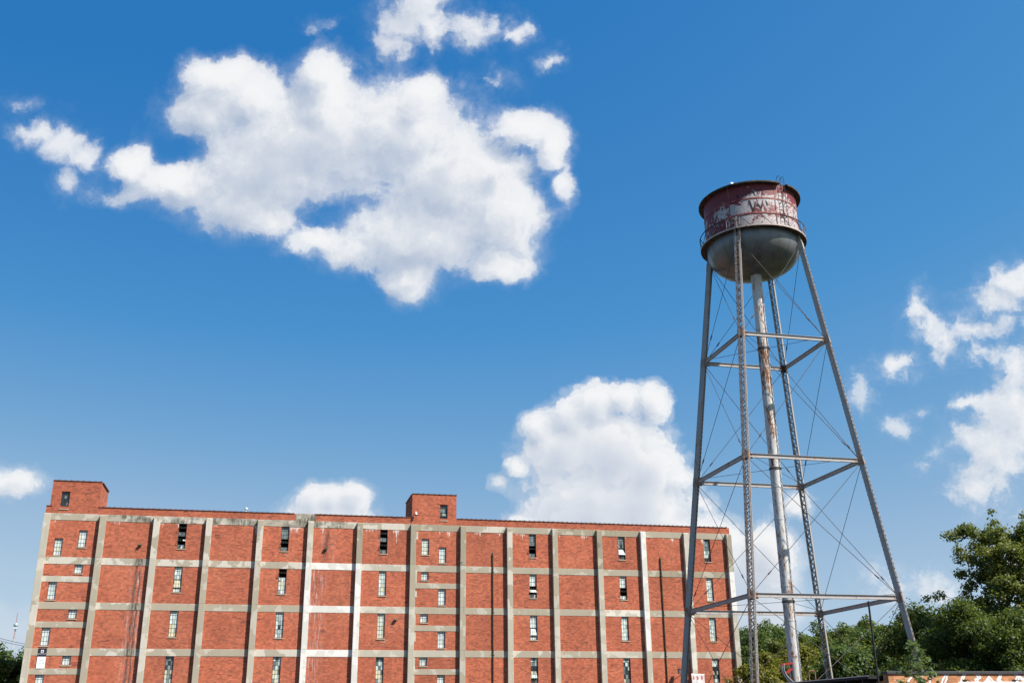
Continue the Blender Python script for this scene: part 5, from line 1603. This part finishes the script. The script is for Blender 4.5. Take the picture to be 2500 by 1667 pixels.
def make_tree(name, label, loc, H, cr, seed, leafm, nleaf, clump, lsize, group=None, cat='tree', rz=None, **kw):
    e = tag(empty(name, loc, random.uniform(0, 6.28) if rz is None else rz), label, cat, group)
    tubes, tips = grow(seed, H, cr, **kw)
    m = MB()
    for pts, rs in tubes: m.tube(pts, rs, 7 if rs[0] > 0.06 else 4, caps=False)
    m.build('trunk', BARK_M, e, fix=False)
    P, N_, rng = foliage(tips, seed, nleaf, clump, lsize)
    keep = P[:, 2] > 0.3
    c = obj('crown', leaf_mesh('crown', P[keep], N_[keep], lsize, rng), leafm, e)
    return e


def spot(px, py, rng):
    """ground point below a photograph bearing at a range, and the height that reaches py there"""
    d = ray(px, py); t = rng / math.hypot(d.x, d.y)
    return Vector((d.x * t, d.y * t, 0)), CAM_Z + d.z * t


TREELINE = 'trees beyond the tower'


def tree_at(px, py, rng, cr, seed, leafm, nleaf, clump, lsize, label, name='broadleaf_tree', group=TREELINE, **kw):
    p, h = spot(px, py, rng)
    return make_tree(name, label, p, h * 0.97, cr, seed, leafm, nleaf, clump, lsize, group, **kw)


# --- near trees at the right
G2 = 'trees behind the low building'
tree_at(2420, 1222, 88, 4.5, 11, L_SYC, 36000, 0.62, 0.20, 'tall airy sycamore rising above the other trees at the right', 'sycamore_tree', G2, base=0.38, limbs=30, sub=8, shape='round', tr=0.26, rz=2.2)
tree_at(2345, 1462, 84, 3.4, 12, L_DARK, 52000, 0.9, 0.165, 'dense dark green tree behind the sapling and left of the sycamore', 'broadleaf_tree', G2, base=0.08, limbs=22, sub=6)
tree_at(2548, 1325, 86, 3.9, 13, L_SYC, 34000, 0.75, 0.20, 'tree cut off by the right edge of the picture', 'broadleaf_tree', G2, base=0.3, limbs=20, sub=6, shape='vase')
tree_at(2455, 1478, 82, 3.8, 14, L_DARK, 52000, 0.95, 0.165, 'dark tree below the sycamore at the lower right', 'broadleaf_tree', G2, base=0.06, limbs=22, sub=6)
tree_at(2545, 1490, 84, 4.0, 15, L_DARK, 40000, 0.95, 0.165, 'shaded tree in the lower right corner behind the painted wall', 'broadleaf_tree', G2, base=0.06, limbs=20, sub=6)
tree_at(2265, 1490, 92, 4.6, 16, L_FAR2, 42000, 1.1, 0.20, 'rounded green tree just right of the right tower leg', 'broadleaf_tree', TREELINE, base=0.1, limbs=20, sub=6)
# --- the tree line behind the tower
FARS = [(1822, 1523, 150, 5.0, L_FAR, 'tree right against the corner of the factory'), (1868, 1503, 158, 5.2, L_FAR, 'tall tree between the factory corner and the front tower leg'),
        (1905, 1530, 148, 4.5, L_FAR, 'tree just left of the riser pipe'), (1985, 1508, 160, 5.0, L_FAR, 'dark pointed tree between the riser pipe and the back tower leg'),
        (1955, 1545, 140, 4.5, L_FAR2, 'green tree behind the riser pipe'), (2045, 1512, 152, 5.2, L_FAR2, 'broad tree just right of the back tower leg'),
        (2085, 1545, 128, 4.8, L_FAR, 'lower tree left of the black pole'), (2108, 1493, 146, 4.6, L_LITE, 'light feathery tree behind the top of the black pole'),
        (2160, 1520, 124, 4.8, L_FAR, 'dark tree right of the black pole'), (2195, 1505, 138, 5.0, L_FAR2, 'bright tree left of the right tower leg'),
        (2232, 1497, 150, 5.0, L_FAR, 'tree directly behind the right tower leg'), (2130, 1575, 108, 4.0, L_FAR2, 'low bushy tree behind the black pole'),
        (2060, 1588, 104, 3.8, L_FAR, 'low dark tree behind the eave of the low building')]
for k, (px, py, rg, cr, lm_, lb) in enumerate(FARS):
    tree_at(px, py, rg, cr, 40 + k, lm_, 25000, 1.15, 0.29, lb, 'dark_pointed_tree' if 'pointed' in lb else 'broadleaf_tree', TREELINE, base=0.06, limbs=18, sub=5,
            shape='cone' if 'pointed' in lb else 'round')
for k, (px, py, rg, cr, lb) in enumerate(((1888, 1592, 108, 3.0, 'yellow-green bush left of the riser pipe'), (1948, 1566, 112, 2.8, 'yellow-green bush showing right of the riser pipe'),
                                          (1846, 1618, 104, 2.6, 'low yellowish bush between the factory corner and the front leg'), (1990, 1612, 110, 2.6, 'yellowish bush near the pipe hoop'))):
    tree_at(px, py, rg, cr, 70 + k, L_YEL if k < 3 else L_FAR2, 17000, 0.85, 0.23, lb, 'yellow_bush', 'yellowing bushes below the tower', cat='bush', base=0.05, limbs=16, sub=5)
# --- left edge
G3 = 'trees at the left edge'
tree_at(12, 1592, 150, 5.5, 81, L_FAR, 15000, 1.1, 0.34, 'dark tree behind the light tree at the left edge', 'broadleaf_tree', G3, base=0.2, limbs=18, sub=5)
tree_at(52, 1588, 155, 4.0, 82, L_FAR, 12000, 1.0, 0.34, 'dark tree touching the left corner of the factory', 'broadleaf_tree', G3, base=0.2, limbs=18, sub=5)
tree_at(24, 1606, 118, 3.4, 83, L_LITE, 18000, 0.85, 0.26, 'light green round tree in the lower left corner', 'broadleaf_tree', G3, base=0.1, limbs=18, sub=6)

# --- star-leaved sapling in front of the painted wall
p, h = spot(2233, 1570, 41.5)
e = tag(empty('sapling', p, 0.0), 'young star-leaved sapling in front of the corner of the low building', 'sapling')
rng0 = random.Random(5)
m = MB()
trunk = [Vector((0.02 * math.sin(q * 1.3), 0.02 * math.cos(q), h * q / 8)) for q in range(9)]
m.tube(trunk, [0.035 - 0.0035 * q for q in range(9)], 8)
tips = []
for k in range(26):
    f = 0.22 + 0.76 * k / 26
    z = h * f
    a = k * 2.399 + rng0.uniform(-.3, .3)
    L = (1.15 * (1 - f) + 0.22) * rng0.uniform(0.7, 1.2)
    b = Vector((0, 0, z)); v = Vector((math.cos(a) * L, math.sin(a) * L, L * rng0.uniform(0.35, 0.8)))
    m.tube([b, b + v * 0.5 + Vector((0, 0, -0.03)), b + v], [0.012, 0.008, 0.004], 5, caps=False)
    for t in (0.35, 0.6, 0.8, 1.0): tips.append((b + v * t, 0.5 + 0.4 * t))
tips.append((trunk[-1], 0.7))
m.build('stem', BARK_M, e, fix=False)
L_STAR = leaf_mat('leaf_star', (0.07, 0.13, 0.045), (0.15, 0.22, 0.08), (0.33, 0.38, 0.20))
P, N_, rg_ = foliage(tips, 3, 900, 0.26, 0.16, upb=0.8)
obj('foliage', leaf_mesh('foliage', P, N_, 0.17, rg_, star=True), L_STAR, e)
